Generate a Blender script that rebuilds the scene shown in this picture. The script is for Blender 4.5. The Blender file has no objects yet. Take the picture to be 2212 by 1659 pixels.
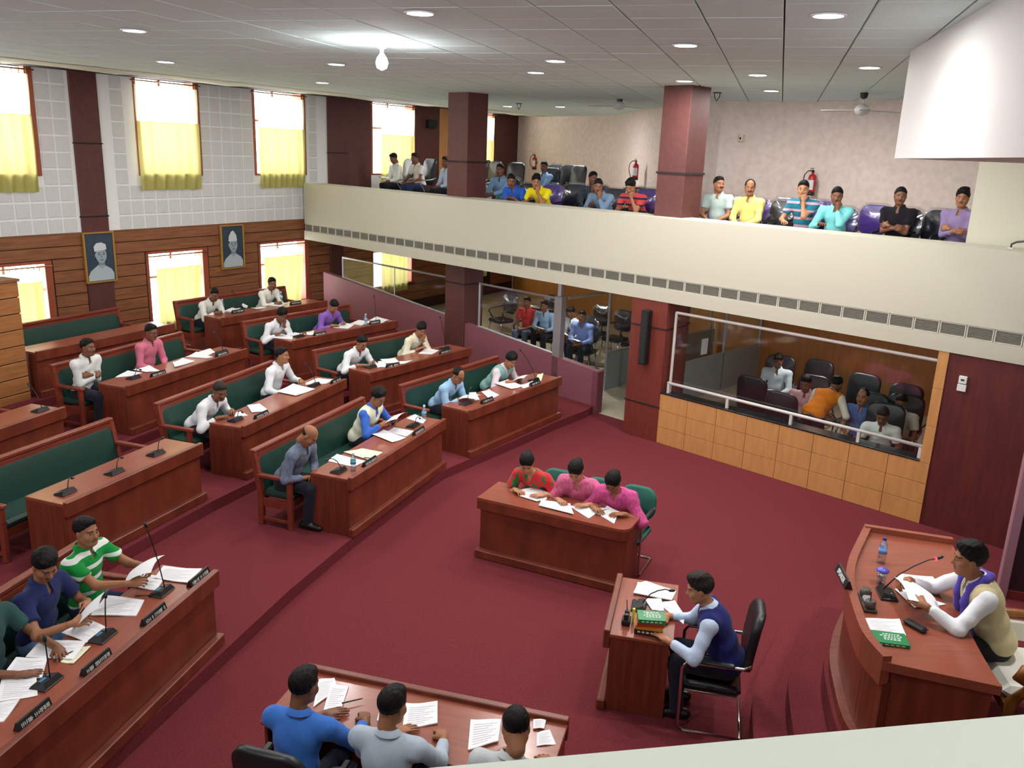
import bpy, bmesh, math, random
import numpy as np
from mathutils import Matrix, Vector
random.seed(7)
R = math.radians
C = bpy.context.scene.collection
S = bpy.context.scene

# ------------------------------------------------------------------ camera, world, exposure
cam_d = bpy.data.cameras.new('camera'); cam = bpy.data.objects.new('camera', cam_d); C.objects.link(cam)
cam_d.sensor_width = 36; cam_d.lens = 36*1830/2212; cam_d.clip_start = .02; cam_d.clip_end = 300
_p, _r = R(15.35), R(2.2)
_f = Vector((0, math.cos(_p), -math.sin(_p))); _rt = Vector((1, 0, 0)); _up = _rt.cross(_f)
_X = math.cos(_r)*_rt + math.sin(_r)*_up; _Y = -math.sin(_r)*_rt + math.cos(_r)*_up
cam.matrix_world = Matrix(((_X.x, _Y.x, -_f.x, 0), (_X.y, _Y.y, -_f.y, 0), (_X.z, _Y.z, -_f.z, 4.351), (0, 0, 0, 1)))
S.camera = cam
S.view_settings.view_transform = 'Standard'; S.view_settings.look = 'None'
S.view_settings.exposure = 0.16; S.view_settings.gamma = 1.0; S.view_settings.use_curve_mapping = False
w = bpy.data.worlds.new('sky'); S.world = w; w.use_nodes = True
w.node_tree.nodes['Background'].inputs[0].default_value = (.93, .96, 1, 1)
w.node_tree.nodes['Background'].inputs[1].default_value = 5.0
WINDOW_W = 95.0     # daylight per upper window (W)
REAR_W = 200.0       # daylight per window of the near gallery, behind the viewer (W)
LAMP_W = 44.0        # each recessed ceiling lamp (W)

# ------------------------------------------------------------------ materials
def lin(c):
    return tuple(((v/255)/12.92 if v/255 <= .04045 else ((v/255+.055)/1.055)**2.4) for v in c) + (1,)
MATS = {}
def M(name, rgb, rough=.6, metal=0, var=0, scale=20, bump=0, stretch=None, spec=None, rgb2=None, coat=0, sheen=0):
    if name in MATS: return MATS[name]
    m = bpy.data.materials.new(name); m.use_nodes = True; nt = m.node_tree; b = nt.nodes['Principled BSDF']
    b.inputs['Base Color'].default_value = lin(rgb); b.inputs['Roughness'].default_value = rough; b.inputs['Metallic'].default_value = metal
    if spec is not None: b.inputs['Specular IOR Level'].default_value = spec
    if coat: b.inputs['Coat Weight'].default_value = coat; b.inputs['Coat Roughness'].default_value = .15
    if sheen: b.inputs['Sheen Weight'].default_value = sheen
    if var or bump or rgb2:
        tc = nt.nodes.new('ShaderNodeTexCoord'); mp = nt.nodes.new('ShaderNodeMapping'); nz = nt.nodes.new('ShaderNodeTexNoise')
        nt.links.new(tc.outputs['Object'], mp.inputs[0]); nt.links.new(mp.outputs[0], nz.inputs[0])
        mp.inputs['Scale'].default_value = stretch or (1, 1, 1); nz.inputs['Scale'].default_value = scale; nz.inputs['Detail'].default_value = 4
        if var or rgb2:
            mx = nt.nodes.new('ShaderNodeMix'); mx.data_type = 'RGBA'; c = lin(rgb); c2 = lin(rgb2) if rgb2 else tuple(v*(1-var) for v in c[:3])+(1,)
            mx.inputs[6].default_value = c; mx.inputs[7].default_value = c2
            rmp = nt.nodes.new('ShaderNodeMapRange'); rmp.inputs[1].default_value = .35; rmp.inputs[2].default_value = .65
            nt.links.new(nz.outputs[0], rmp.inputs[0]); nt.links.new(rmp.outputs[0], mx.inputs[0]); nt.links.new(mx.outputs[2], b.inputs['Base Color'])
        if bump:
            bp = nt.nodes.new('ShaderNodeBump'); bp.inputs['Strength'].default_value = bump; bp.inputs['Distance'].default_value = .02
            nt.links.new(nz.outputs[0], bp.inputs['Height']); nt.links.new(bp.outputs[0], b.inputs['Normal'])
    MATS[name] = m; return m
def emit(name, rgb, strength):
    if name in MATS: return MATS[name]
    m = bpy.data.materials.new(name); m.use_nodes = True; nt = m.node_tree; nt.nodes.clear()
    e = nt.nodes.new('ShaderNodeEmission'); o = nt.nodes.new('ShaderNodeOutputMaterial'); e.inputs[0].default_value = lin(rgb); e.inputs[1].default_value = strength
    nt.links.new(e.outputs[0], o.inputs[0]); MATS[name] = m; return m
def glassy(name, rgb, clear=.85, rough=.05, bump=0):
    """thin clear sheet: part see-through, part glossy"""
    if name in MATS: return MATS[name]
    m = bpy.data.materials.new(name); m.use_nodes = True; nt = m.node_tree; nt.nodes.clear()
    t = nt.nodes.new('ShaderNodeBsdfTransparent'); g = nt.nodes.new('ShaderNodeBsdfGlossy'); x = nt.nodes.new('ShaderNodeMixShader'); o = nt.nodes.new('ShaderNodeOutputMaterial')
    t.inputs[0].default_value = lin(rgb); g.inputs['Color'].default_value = (1, 1, 1, 1); g.inputs['Roughness'].default_value = rough
    x.inputs[0].default_value = 1-clear
    nt.links.new(t.outputs[0], x.inputs[1]); nt.links.new(g.outputs[0], x.inputs[2]); nt.links.new(x.outputs[0], o.inputs[0])
    if bump:
        nz = nt.nodes.new('ShaderNodeTexNoise'); nz.inputs['Scale'].default_value = 14; bp = nt.nodes.new('ShaderNodeBump'); bp.inputs['Strength'].default_value = bump
        tc = nt.nodes.new('ShaderNodeTexCoord'); nt.links.new(tc.outputs['Object'], nz.inputs[0]); nt.links.new(nz.outputs[0], bp.inputs['Height']); nt.links.new(bp.outputs[0], g.inputs['Normal'])
    MATS[name] = m; return m
def cloth_translucent(name, rgb, trans=.6, clear=0, through=None):
    if name in MATS: return MATS[name]
    m = bpy.data.materials.new(name); m.use_nodes = True; nt = m.node_tree; nt.nodes.clear()
    d = nt.nodes.new('ShaderNodeBsdfDiffuse'); t = nt.nodes.new('ShaderNodeBsdfTranslucent'); x = nt.nodes.new('ShaderNodeMixShader'); o = nt.nodes.new('ShaderNodeOutputMaterial')
    d.inputs[0].default_value = lin(rgb); t.inputs[0].default_value = lin(through or rgb); x.inputs[0].default_value = trans
    nt.links.new(d.outputs[0], x.inputs[1]); nt.links.new(t.outputs[0], x.inputs[2])
    if clear:
        c = nt.nodes.new('ShaderNodeBsdfTransparent'); y = nt.nodes.new('ShaderNodeMixShader'); y.inputs[0].default_value = clear
        nt.links.new(x.outputs[0], y.inputs[1]); nt.links.new(c.outputs[0], y.inputs[2]); nt.links.new(y.outputs[0], o.inputs[0])
    else: nt.links.new(x.outputs[0], o.inputs[0])
    MATS[name] = m; return m
carpet = M('carpet', (116, 49, 55), .95, var=.25, scale=60, bump=.25, spec=.1)
desk_red = M('desk_veneer', (124, 56, 38), .38, var=.35, scale=6, stretch=(1, 6, .35))
desk_top = M('desk_top_veneer', (150, 78, 58), .28, var=.2, scale=5, stretch=(.4, 6, 6), coat=.2)
bench_wood = M('bench_teak', (134, 58, 42), .4, var=.25, scale=6, stretch=(.5, 6, 6))
green_vinyl = M('green_vinyl', (27, 62, 53), .42, bump=.1, scale=30)
white_wall = M('cream_paint', (188, 184, 167), .75, bump=.03, scale=40)
white_box = M('white_paint', (220, 218, 218), .7)
tile_grey = M('acoustic_tile', (222, 222, 221), .9, var=.18, scale=90, bump=.2)
tile_back = M('white_plaster', (236, 236, 236), .8)
plank_mat = M('wood_plank', (148, 94, 60), .5, var=.35, scale=5, stretch=(.5, 5, 6))
groove = M('dark_groove', (38, 24, 20), .8)
col_brown = M('brown_laminate', (94, 50, 47), .6, var=.2, scale=12)
ochre = M('ochre_laminate', (205, 146, 88), .5, var=.14, scale=4, stretch=(4, 4, .6))
mauve = M('mauve_paint', (134, 80, 90), .6)
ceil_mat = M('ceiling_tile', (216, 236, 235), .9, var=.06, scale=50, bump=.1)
ceil_gap = M('ceiling_gap', (50, 48, 48), .9)
pink_plaster = M('textured_plaster', (230, 212, 204), .85, var=.12, scale=9, bump=.35)
alu = M('aluminium', (190, 190, 192), .35, metal=.6)
chrome = M('chrome', (205, 205, 205), .18, metal=1)
granite = M('black_granite', (38, 36, 38), .2, var=.4, scale=80)
floor_beige = M('beige_floor', (200, 190, 165), .35, var=.1, scale=6)
grey_panel = M('grey_frosted_panel', (140, 148, 146), .45)
black = M('black_plastic', (24, 24, 27), .4)
black_lea = M('black_leatherette', (30, 31, 36), .38)
paper = M('paper', (238, 238, 242), .7)
cream_paper = M('cream_paper', (236, 230, 200), .7)
print_grey = M('printed_text', (206, 207, 214), .8)
white_ink = M('white_ink', (215, 220, 215), .6)
glass = glassy('window_glass', (255, 255, 255), .94)
pane_glass = glassy('partition_glass', (246, 250, 250), .93)
curtain_mat = cloth_translucent('yellow_curtain', (176, 172, 104), .17, 0, (252, 240, 160))
sheer_mat = cloth_translucent('sheer_curtain', (214, 210, 170), .42, .22, (254, 250, 214))
jamb_mat = M('window_timber', (150, 76, 50), .5)

# ------------------------------------------------------------------ mesh helpers
class MB:
    def __init__(s): s.v = []; s.f = []; s.m = []
    def add(s, vs, fs, mi=0):
        o = len(s.v); s.v += [tuple(map(float, p)) for p in vs]; s.f += [tuple(i+o for i in f) for f in fs]; s.m += [mi]*len(fs); return s
    def box(s, x0, x1, y0, y1, z0, z1, mi=0, T=None):
        vs = [(x, y, z) for z in (z0, z1) for y in (y0, y1) for x in (x0, x1)]
        if T is not None: vs = [tuple(T @ Vector(p)) for p in vs]
        return s.add(vs, [(0, 2, 3, 1), (4, 5, 7, 6), (0, 1, 5, 4), (2, 6, 7, 3), (0, 4, 6, 2), (1, 3, 7, 5)], mi)
    def cbox(s, x0, x1, y0, y1, z0, z1, c=.008, mi=0, T=None):
        """box with chamfered edges"""
        c = min(c, (x1-x0)*.45, (y1-y0)*.45, (z1-z0)*.45); X, Y, Z = (x0, x1), (y0, y1), (z0, z1); vs = []; ix = {}
        for i in (0, 1):
            for j in (0, 1):
                for k in (0, 1):
                    p = [X[i], Y[j], Z[k]]; sg = [1 if i == 0 else -1, 1 if j == 0 else -1, 1 if k == 0 else -1]
                    for ax in range(3):
                        q = [p[a] if a == ax else p[a]+sg[a]*c for a in range(3)]; ix[(i, j, k, ax)] = len(vs); vs.append(q)
        fs = []
        for ax in range(3):
            a, b = [(1, 2), (0, 2), (0, 1)][ax]
            for sd in (0, 1):
                loop = []
                for u, v in ((0, 0), (1, 0), (1, 1), (0, 1)):
                    key = [0, 0, 0]; key[ax] = sd; key[a] = u; key[b] = v; loop.append(ix[tuple(key)+(ax,)])
                flip = (sd == 0) ^ (ax == 1); fs.append(tuple(reversed(loop)) if flip else tuple(loop))
        for ax in range(3):                      # edges parallel to ax
            a, b = [(1, 2), (0, 2), (0, 1)][ax]
            for u in (0, 1):
                for v in (0, 1):
                    k0 = [0, 0, 0]; k0[a] = u; k0[b] = v; k1 = list(k0); k1[ax] = 1
                    fs.append((ix[tuple(k0)+(a,)], ix[tuple(k1)+(a,)], ix[tuple(k1)+(b,)], ix[tuple(k0)+(b,)]))
        for i in (0, 1):
            for j in (0, 1):
                for k in (0, 1): fs.append((ix[(i, j, k, 0)], ix[(i, j, k, 1)], ix[(i, j, k, 2)]))
        if T is not None: vs = [tuple(T @ Vector(p)) for p in vs]
        return s.add(vs, fs, mi)
    def poly(s, pts, z0, z1, mi=0):
        n = len(pts); vs = [(x, y, z0) for x, y in pts]+[(x, y, z1) for x, y in pts]
        return s.add(vs, [tuple(range(n-1, -1, -1)), tuple(range(n, 2*n))]+[(i, (i+1) % n, n+(i+1) % n, n+i) for i in range(n)], mi)
    def tube(s, pts, r, n=8, mi=0, caps=True):
        pts = [Vector(p) for p in pts]; rs = r if isinstance(r, (list, tuple)) else [r]*len(pts); vs = []; up = None
        for i, p in enumerate(pts):
            d = (pts[min(i+1, len(pts)-1)]-pts[max(i-1, 0)]).normalized()
            if up is None: up = d.orthogonal().normalized()
            up = (up-d*up.dot(d)).normalized(); sd = d.cross(up)
            for k in range(n):
                a = 2*math.pi*k/n; vs.append(p+(up*math.cos(a)+sd*math.sin(a))*rs[i])
        fs = [(i*n+k, i*n+(k+1) % n, (i+1)*n+(k+1) % n, (i+1)*n+k) for i in range(len(pts)-1) for k in range(n)]
        if caps: fs += [tuple(range(n-1, -1, -1)), tuple(range((len(pts)-1)*n, len(pts)*n))]
        return s.add(vs, fs, mi)
    def lathe(s, prof, n=14, mi=0, T=None):
        vs = []
        for r, z in prof: vs += [(r*math.cos(2*math.pi*k/n), r*math.sin(2*math.pi*k/n), z) for k in range(n)]
        if T is not None: vs = [tuple(T @ Vector(p)) for p in vs]
        fs = [(i*n+k, i*n+(k+1) % n, (i+1)*n+(k+1) % n, (i+1)*n+k) for i in range(len(prof)-1) for k in range(n)]
        fs += [tuple(range(n-1, -1, -1)), tuple(range((len(prof)-1)*n, len(prof)*n))]
        return s.add(vs, fs, mi)
    def grid(s, fn, nu, nv, mi=0):
        vs = [fn(i/nu, j/nv) for j in range(nv+1) for i in range(nu+1)]
        return s.add(vs, [(j*(nu+1)+i, j*(nu+1)+i+1, (j+1)*(nu+1)+i+1, (j+1)*(nu+1)+i) for j in range(nv) for i in range(nu)], mi)
    def mesh(s, name, mats, smooth=False):
        me = bpy.data.meshes.new(name); me.from_pydata(s.v, [], s.f)
        for m in (mats if isinstance(mats, (list, tuple)) else [mats]): me.materials.append(m)
        if len(set(s.m)) > 1: me.polygons.foreach_set('material_index', s.m)
        if smooth: me.polygons.foreach_set('use_smooth', [True]*len(s.f))
        me.update(); return me
    def build(s, name, mats, parent=None, loc=None, rz=None, smooth=False):
        return obj(name, s.mesh(name, mats, smooth), parent, loc, rz)
def obj(name, me, parent=None, loc=None, rz=None):
    o = bpy.data.objects.new(name, me); C.objects.link(o)
    if parent: o.parent = parent
    if loc is not None: o.location = loc
    if rz is not None: o.rotation_euler = (0, 0, rz)
    return o
def tag(o, label=None, cat=None, group=None, kind=None):
    for k, v in (('label', label), ('category', cat), ('group', group), ('kind', kind)):
        if v: o[k] = v
    return o
def thing(name, label, cat, loc=(0, 0, 0), rz=0, group=None):
    return tag(obj(name, None, None, loc, rz), label, cat, group)
def structure(o, label=None, cat=None): return tag(o, label, cat, kind='structure')
def dup(root, loc=None, rz=None, label=None, group=None):
    r = root.copy(); C.objects.link(r)
    if loc is not None: r.location = loc
    if rz is not None: r.rotation_euler = (0, 0, rz)
    if label: r['label'] = label
    if group: r['group'] = group
    for ch in list(root.children):
        c2 = ch.copy(); C.objects.link(c2); c2.parent = r
        for g in list(ch.children):
            d = g.copy(); C.objects.link(d); d.parent = c2
    return r

# ------------------------------------------------------------------ frames of the room
FAC = (7.453, 7.777, 0); FAC_R = R(-43.78)        # gallery front: x along it (to the right), y away from the hall
WAL = (-4.928, 19.856, 0); WAL_R = R(57.8)        # window wall: x along it (away), y outwards
def fac(x, y, z=0): return Vector((FAC[0]+x*math.cos(FAC_R)-y*math.sin(FAC_R), FAC[1]+x*math.sin(FAC_R)+y*math.cos(FAC_R), z))
def wal(x, y, z=0): return Vector((WAL[0]+x*math.cos(WAL_R)-y*math.sin(WAL_R), WAL[1]+x*math.sin(WAL_R)+y*math.cos(WAL_R), z))
TIER = [0, .133, .266, .40, .533]
CEIL = 5.37; PAR = 3.48

# ------------------------------------------------------------------ lights of the place
def area(loc, direction, sx, sy, power, color=(1, 1, 1), disk=False, name='lamp_light'):
    l = bpy.data.lights.new(name, 'AREA'); l.shape = 'DISK' if disk else 'RECTANGLE'; l.size = sx; l.size_y = sy; l.energy = power; l.color = color
    o = bpy.data.objects.new(name, l); C.objects.link(o); o.location = loc
    o.rotation_euler = Vector(direction).to_track_quat('-Z', 'Y').to_euler(); return o
# ------------------------------------------------------------------ floor and tiers
OUT = [tuple(wal(-30.5, .2)[:2]), (-20, -5), (14, -5), (14, 32), tuple(wal(12, .2)[:2])]
structure(MB().poly(OUT, -.3, 0).build('floor', carpet), 'wine red carpet on the well of the hall', 'floor')
structure(MB().box(-20.5, -2.6, .5, 10, 0, .006).build('floor', floor_beige, None, FAC, FAC_R), 'beige polished floor of the glazed rooms under the gallery', 'floor')
T1 = [(1.296, 13.87), (.781, 13.2), (.08, 12.157), (-.5, 11.35), (-.87, 10.82), (-1.06, 10.4), (-1.36, 9.6), (-1.758, 8.5), (-2.10, 7.433), (-2.36, 6.438), (-2.82, 4.7), (-3.3, 2.9), (-3.8, 1.0), (-4.4, -1.5)]
DESKS = {
 'C': ((-1.737, 8.65), 69.6, 2.4, 1), 'D': ((-.575, 11.323), 56.4, 2.46, 1), 'N': ((-3.051, 3.594), 78.3, 2.95, 1),
 'E': ((-4.204, 7.42), 70.6, 1.91, 2), 'R2b': ((-3.29, 9.871), 71.7, 2.5, 2), 'R2c': ((-2.183, 12.669), 54.4, 2.44, 2),
 'R3L': ((-6.234, 7.666), 72.8, 2.4, 3), 'R3a': ((-5.2, 10.975), 70.2, 2.55, 3), 'R3b': ((-3.753, 14.063), 55.0, 2.56, 3),
 'R4a': ((-7.044, 12.123), 64.8, 2.58, 4), 'R4b': ((-5.313, 15.086), 57.1, 2.6, 4)}
def dpt(k, x, y):
    a, ang, L, r = DESKS[k]; t = R(ang); return (a[0]+x*math.cos(t)-y*math.sin(t), a[1]+x*math.sin(t)+y*math.cos(t))
T2 = [dpt('R2c', 3.3, -.12), dpt('R2c', 0, -.12), dpt('R2b', 2.6, -.12), dpt('R2b', 0, -.12), dpt('E', 1.9, -.12), dpt('E', 0, -.12), (-5.0, 5.0), (-5.7, 2.0), (-6.2, -1)]
T3 = [dpt('R3b', 3.1, -.12), dpt('R3b', 0, -.12), dpt('R3a', 2.6, -.12), dpt('R3a', 0, -.12), dpt('R3L', 2.4, -.12), dpt('R3L', 0, -.12), (-7.2, 4.5), (-8.2, 0)]
T4 = [dpt('R4b', 2.9, -.12), dpt('R4b', 0, -.12), dpt('R4a', 2.6, -.12), dpt('R4a', 0, -.12), (-8.4, 8.5), (-9.4, 4), (-10.3, 0)]
for k, T in enumerate((T1, T2, T3, T4)):
    x_end = [-8.75, -10.9, -12.4, -14.2][k]
    tail = [tuple(wal(-30, .02)[:2]), tuple(wal(.0, .02)[:2]), tuple(fac(-16.9, .42)[:2]), tuple(fac(x_end, .42)[:2])]
    structure(MB().poly((T+tail)[::-1], -.02 if k == 0 else TIER[k]-.03, TIER[k+1]).build('floor_tier', carpet),
              ['lowest carpeted tier along the well', 'second carpeted tier under the middle desks', 'third carpeted tier', 'top carpeted tier along the window wall'][k], 'floor')

# ------------------------------------------------------------------ window wall
def punch(mb, x0, x1, y0, y1, z0, z1, holes, mi=0):
    xs = sorted({x0, x1, *[h[0] for h in holes], *[h[1] for h in holes]})
    for a, b in zip(xs[:-1], xs[1:]):
        zs = [z0]+[z for h in sorted((h for h in holes if h[0] <= a+1e-6 and h[1] >= b-1e-6), key=lambda h: h[2]) for z in (h[2], h[3])]+[z1]
        for lo, hi in zip(zs[0::2], zs[1::2]):
            if hi-lo > 1e-4: mb.box(a, b, y0, y1, lo, hi, mi)
WT = .24
UP = (3.65, 5.45); LO = (.78, 2.22)
WIN = [(-10.9, -9.5), (-7.42, -6.09), (-4.18, -2.83), (-1.42, 0), (2.26, 3.9), (6.2, 7.62)]
holes_u = [(a, b, *UP) for a, b in WIN]; holes_l = [(a, b, *LO) for a, b in WIN]
mb = MB(); punch(mb, -30.5, 9.2, .0, WT, 2.65, 5.62, holes_u)
wall_left = structure(mb.build('wall_left', tile_back, None, WAL, WAL_R), 'window wall with grey acoustic tiles above and wood planks below', 'wall')
mb = MB(); punch(mb, -30.5, 9.2, .0, WT, -.1, 2.65, holes_l)
mb.build('lower_wall', groove, wall_left)
PIL = (-5.41, -4.9)
tile_me = MB().cbox(-.118, .118, -.014, 0, -.123, .123, .006).mesh('acoustic_tile', tile_grey)
nt_ = 0
for i in range(34):
    x = -8.55+.268*i
    for j in range(10):
        z = 2.79+.279*j
        if x > .7 or PIL[0]-.13 < x < PIL[1]+.13: continue
        if any(a-.14 < x < b+.14 and UP[0]-.13 < z for a, b in WIN): continue
        obj('acoustic_tile', tile_me, wall_left, (x, 0, z)); nt_ += 1
segs_full = [(-9.4, PIL[0]), (PIL[1], .74)]
prow = [2.65-.215*i for i in range(11)]
def planks(x0, x1, z1, frame_parent, z_lo=.4):
    mbp = MB().cbox(x0+.004, x1-.004, -.022, 0, z1-.203, z1, .006)
    o = mbp.build('plank', plank_mat, frame_parent); return o
def free_runs(x0, x1, z0, z1):
    cuts = sorted((a-.02, b+.09) for a, b in WIN if LO[0]-.03 < z1-.02 and LO[1]+.0 > z0+.03 and b > x0 and a < x1)
    cur = x0
    for a, b in cuts:
        if a > cur+.05: yield cur, a
        cur = max(cur, b)
    if x1 > cur+.05: yield cur, x1
for z1 in prow:
    for s0, s1 in ((-9.6, PIL[0]), (-14, -9.62), (PIL[1], .76), (1.2, 5.9), (7.72, 8.95)):
        for a, b in free_runs(s0, s1, z1-.21, z1): planks(a, b, z1, wall_left)
for a, b, z0, z1 in ((PIL[0], PIL[1], .4, 5.5), (.76, 1.2, .4, 2.65), (.75, 1.35, 2.65, 5.5), (6.0, 6.18, .1, 2.3)):
    MB().cbox(a, b, -.05, .0, z0, z1, .008).build('pilaster', col_brown, wall_left)
for a, b in ((1.35, 2.24), (3.99, 5.0), (7.72, 9.0)): MB().cbox(a, b, -.03, 0, 2.3, 5.5, .004).build('brown_panel', col_brown, wall_left)
MB().cbox(5.0, 6.18, -.03, 0, 2.3, 5.5, .004).build('ochre_panel', ochre, wall_left)
for a, b, z in ((PIL[0], PIL[1], 4.21), (PIL[0], PIL[1], 2.94), (.75, 1.35, 4.16)): MB().box(a-.01, b+.01, -.062, 0, z-.012, z+.012).build('dark_band', groove, wall_left)
MB().box(-9.6, .74, -.03, 0, 2.65, 2.67).build('ledge', plank_mat, wall_left)

# windows: frame, pane, sill; curtains hang inside
def window(n, x0, x1, z0, z1):
    wroot = obj('window_%d' % n, None, None, tuple(wal(x0, 0, z0)), WAL_R); structure(wroot, 'bright tall window in the window wall', 'window'); W, H = x1-x0, z1-z0
    for a, b, c, d, e, f, nm in ((0, .06, -.02, WT, 0, H, 'jamb'), (W-.06, W+.07, -.03, WT, 0, H, 'jamb'), (0, W, -.02, WT, H-.05, H, 'head'), (0, W, -.03, WT, 0, .04, 'sill')):
        MB().cbox(a, b, c, d, e, f, .005).build(nm, jamb_mat, wroot)
    MB().box(W*.5-.02, W*.5+.02, WT-.08, WT-.04, .04, H-.05).build('mullion', jamb_mat, wroot)
    MB().box(.06, W-.06, WT-.08, WT-.04, H*.62, H*.62+.04).build('transom', jamb_mat, wroot)
    MB().box(.06, W-.06, WT-.063, WT-.057, .04, H-.05).build('pane', glass, wroot)
    area(tuple(wal((x0+x1)/2, WT+.25, (z0+z1)/2)), tuple(wal(0, -1)-wal(0, 0)), W, H, WINDOW_W*(.6 if z0 < 2 else 1), (.95, .98, 1), name='daylight')
def curtain(x0, x1, z0, z1, split, label, left=0.0, folds=9, right=0.0, flare=0.0):
    t = thing('curtain', label, 'curtain', tuple(wal(x0, -.07, 0)), WAL_R, None); W = x1-x0; ph = random.random()*6
    def surf(za, zb, amp):
        def fn(u, v):
            z = zb+(za-zb)*v; k = 1-v if za < 3 and zb > 2 else 1
            sh = left+(0)*v; x = sh+(W-left-right-flare*(v if za < z0+.01 else 0))*u
            return (x, amp*math.sin(u*folds*2*math.pi+ph)+.012*math.sin(u*23+v*3), z)
        return fn
    zt = z1-.20
    MB().grid(surf(split, zt, .022), 54, 4).build('sheer_panel', sheer_mat, t, smooth=True)
    MB().grid(surf(z0, split+.02, .028), 54, 6).build('cloth_panel', curtain_mat, t, smooth=True)
    MB().tube([(-.06, 0, zt+.07), (W+.1, 0, zt+.07)], .012, 8).build('rod', M('brass', (170, 110, 60), .3, metal=.8), t)
    lp = MB()
    for i in range(12):
        xx = left+.03+(W-left-right-.06)*i/11; lp.tube([(xx, 0, zt-.01), (xx-.012, -.014, zt+.07), (xx, 0, zt+.09), (xx+.012, .014, zt+.07), (xx, 0, zt-.01)], .004, 5)
    tag(lp.build('hanging_loops', curtain_mat, t), kind='stuff'); return t
nw = 1
for i, (a, b) in enumerate(WIN):
    window(nw, a, b, *UP); nw += 1
    window(nw, a, b, *LO); nw += 1
names = ['out of view', 'leftmost', 'second', 'third', 'first one behind the gallery', 'far']
for i, (a, b) in enumerate(WIN):
    if i == 0: continue
    nm = ['', 'by the left edge of the photo', 'right of the pilaster', 'just left of the gallery front', 'by the left gallery pillar', 'at the far end of the gallery'][i]
    curtain(a-.02, b-.02, UP[0]-.26, UP[1]+.03, 4.62, 'yellow curtain with olive hem on the upper window '+nm, left=[0, 0, .0, .12, .35, .1][i], folds=[0, 7, 6, 8, 7, 7][i])
    nm2 = ['', 'by the left edge of the photo', 'between the two portraits', 'right of the second portrait', 'seen through the far glass partition', 'at the far end of the glazed room'][i]
    curtain(a+.02, b-.05, .62, LO[1]+.04, 1.86, 'yellow curtain on the lower window '+nm2, left=[0, .0, .16, .1, .3, .1][i], folds=6, right=[0, .1, .1, .1, .2, .1][i], flare=[0, 0, .12, .1, 0, 0][i])

# ------------------------------------------------------------------ ceiling
ceiling = structure(MB().poly(OUT, CEIL+.03, CEIL+.12).build('ceiling', ceil_gap), 'false ceiling of grey square tiles', 'ceiling')
ca, sa = math.cos(R(-16.5)), math.sin(R(-16.5)); P_ = .58
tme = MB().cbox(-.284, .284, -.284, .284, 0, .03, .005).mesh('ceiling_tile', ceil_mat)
cand = []
wn = (math.cos(WAL_R+math.pi/2), math.sin(WAL_R+math.pi/2))
for i in range(-34, 36):
    for j in range(-8, 46):
        lx, ly = (i+.5)*P_-.095*1, (j+.5)*P_+.02
        x, y = lx*ca-ly*sa, lx*sa+ly*ca
        off = (x-WAL[0])*wn[0]+(y-WAL[1])*wn[1]
        if off > -.85 or not (-16 < x < 13 and -3.5 < y < 27): continue
        v = Vector((x, y, CEIL-4.351)); d = v.dot(_f); px = v.dot(_X)/d if d > .3 else 9; py = v.dot(_Y)/d if d > .3 else 9
        vis = d > .3 and abs(px) < .66 and abs(py) < .5
        cand.append((not vis, d if vis else 99+abs(y), x, y))
cand.sort()
rest = MB()
for n, (nv, d, x, y) in enumerate(cand):
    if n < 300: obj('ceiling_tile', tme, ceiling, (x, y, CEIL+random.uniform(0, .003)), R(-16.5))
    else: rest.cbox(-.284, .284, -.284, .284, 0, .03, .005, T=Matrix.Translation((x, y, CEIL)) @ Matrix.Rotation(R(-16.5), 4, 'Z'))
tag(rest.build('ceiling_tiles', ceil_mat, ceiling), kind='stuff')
structure(MB().grid(lambda u, v: tuple(wal(-30+39.5*u, -1.75*v, 5.50-.135*min(1, v*1.75/.95)**.8)), 24, 10).build('trim_1', M('cove_plaster', (206, 202, 196), .8), smooth=True), 'plaster cove between the tiles and the window wall', 'trim')

# recessed ceiling lamps
lamp_glow = emit('lamp_glow', (250, 250, 255), 30)
LAMPS = [((-3.88, 8.99), 'first lamp from the left of the photo'), ((-4.96, 12.44), 'above the second upper window'), ((-.83, 7.15), 'large one at the top edge of the photo'), ((-2.46, 11.8), 'right of the bulb fitting, smaller'), ((-3.45, 15.36), 'above the third upper window'),
 ((.16, 11.89), 'small one above the first gallery pillar'), ((.36, 10.34), 'beside the loose ceiling tile'), ((.85, 20.2), 'nearest the textured back wall'), ((1.5, 8.49), 'small one in the middle of the tiles'), ((2.2, 12.3), 'at the top of the second gallery pillar'),
 ((2.87, 11.06), 'tiny one right of the second pillar'), ((3.7, 13.4), 'deep in the gallery right of the second pillar'), ((2.15, 6.53), 'largest one near the white bulkhead'), ((3.73, 9.77), 'against the edge of the white bulkhead')]
def lamp(x, y, z, label, r=.105, power=None):
    t = thing('ceiling_lamp', label, 'lamp', (x, y, z), 0, None)
    MB().lathe([(r+.022, -.003), (r+.02, -.012), (r, -.012), (r, -.003)], 20).build('ring', M('lamp_ring', (215, 215, 215), .4), t)
    MB().lathe([(r*.98, -.009), (.001, -.009)], 20).build('diffuser', lamp_glow, t)
    area((x, y, z-.03), (0, 0, -1), r*2, r*2, power or LAMP_W, (1, .97, .93), True)
for (x, y), l in LAMPS: lamp(x, y, CEIL, 'round recessed ceiling lamp, '+l)
for i_, (x, y) in enumerate(((-6.5, 4.5), (-1.5, 3.2), (3.2, 2.2), (-3.6, 1.2), (-.35, 20.9))): lamp(x, y, CEIL, ['round ceiling lamp over the lower left desk, out of view', 'round ceiling lamp over the lower desk, out of view', 'round ceiling lamp over the near gallery, right', 'round ceiling lamp over the near gallery, left', 'round ceiling lamp in the far corner of the gallery'][i_], power=LAMP_W)
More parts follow.
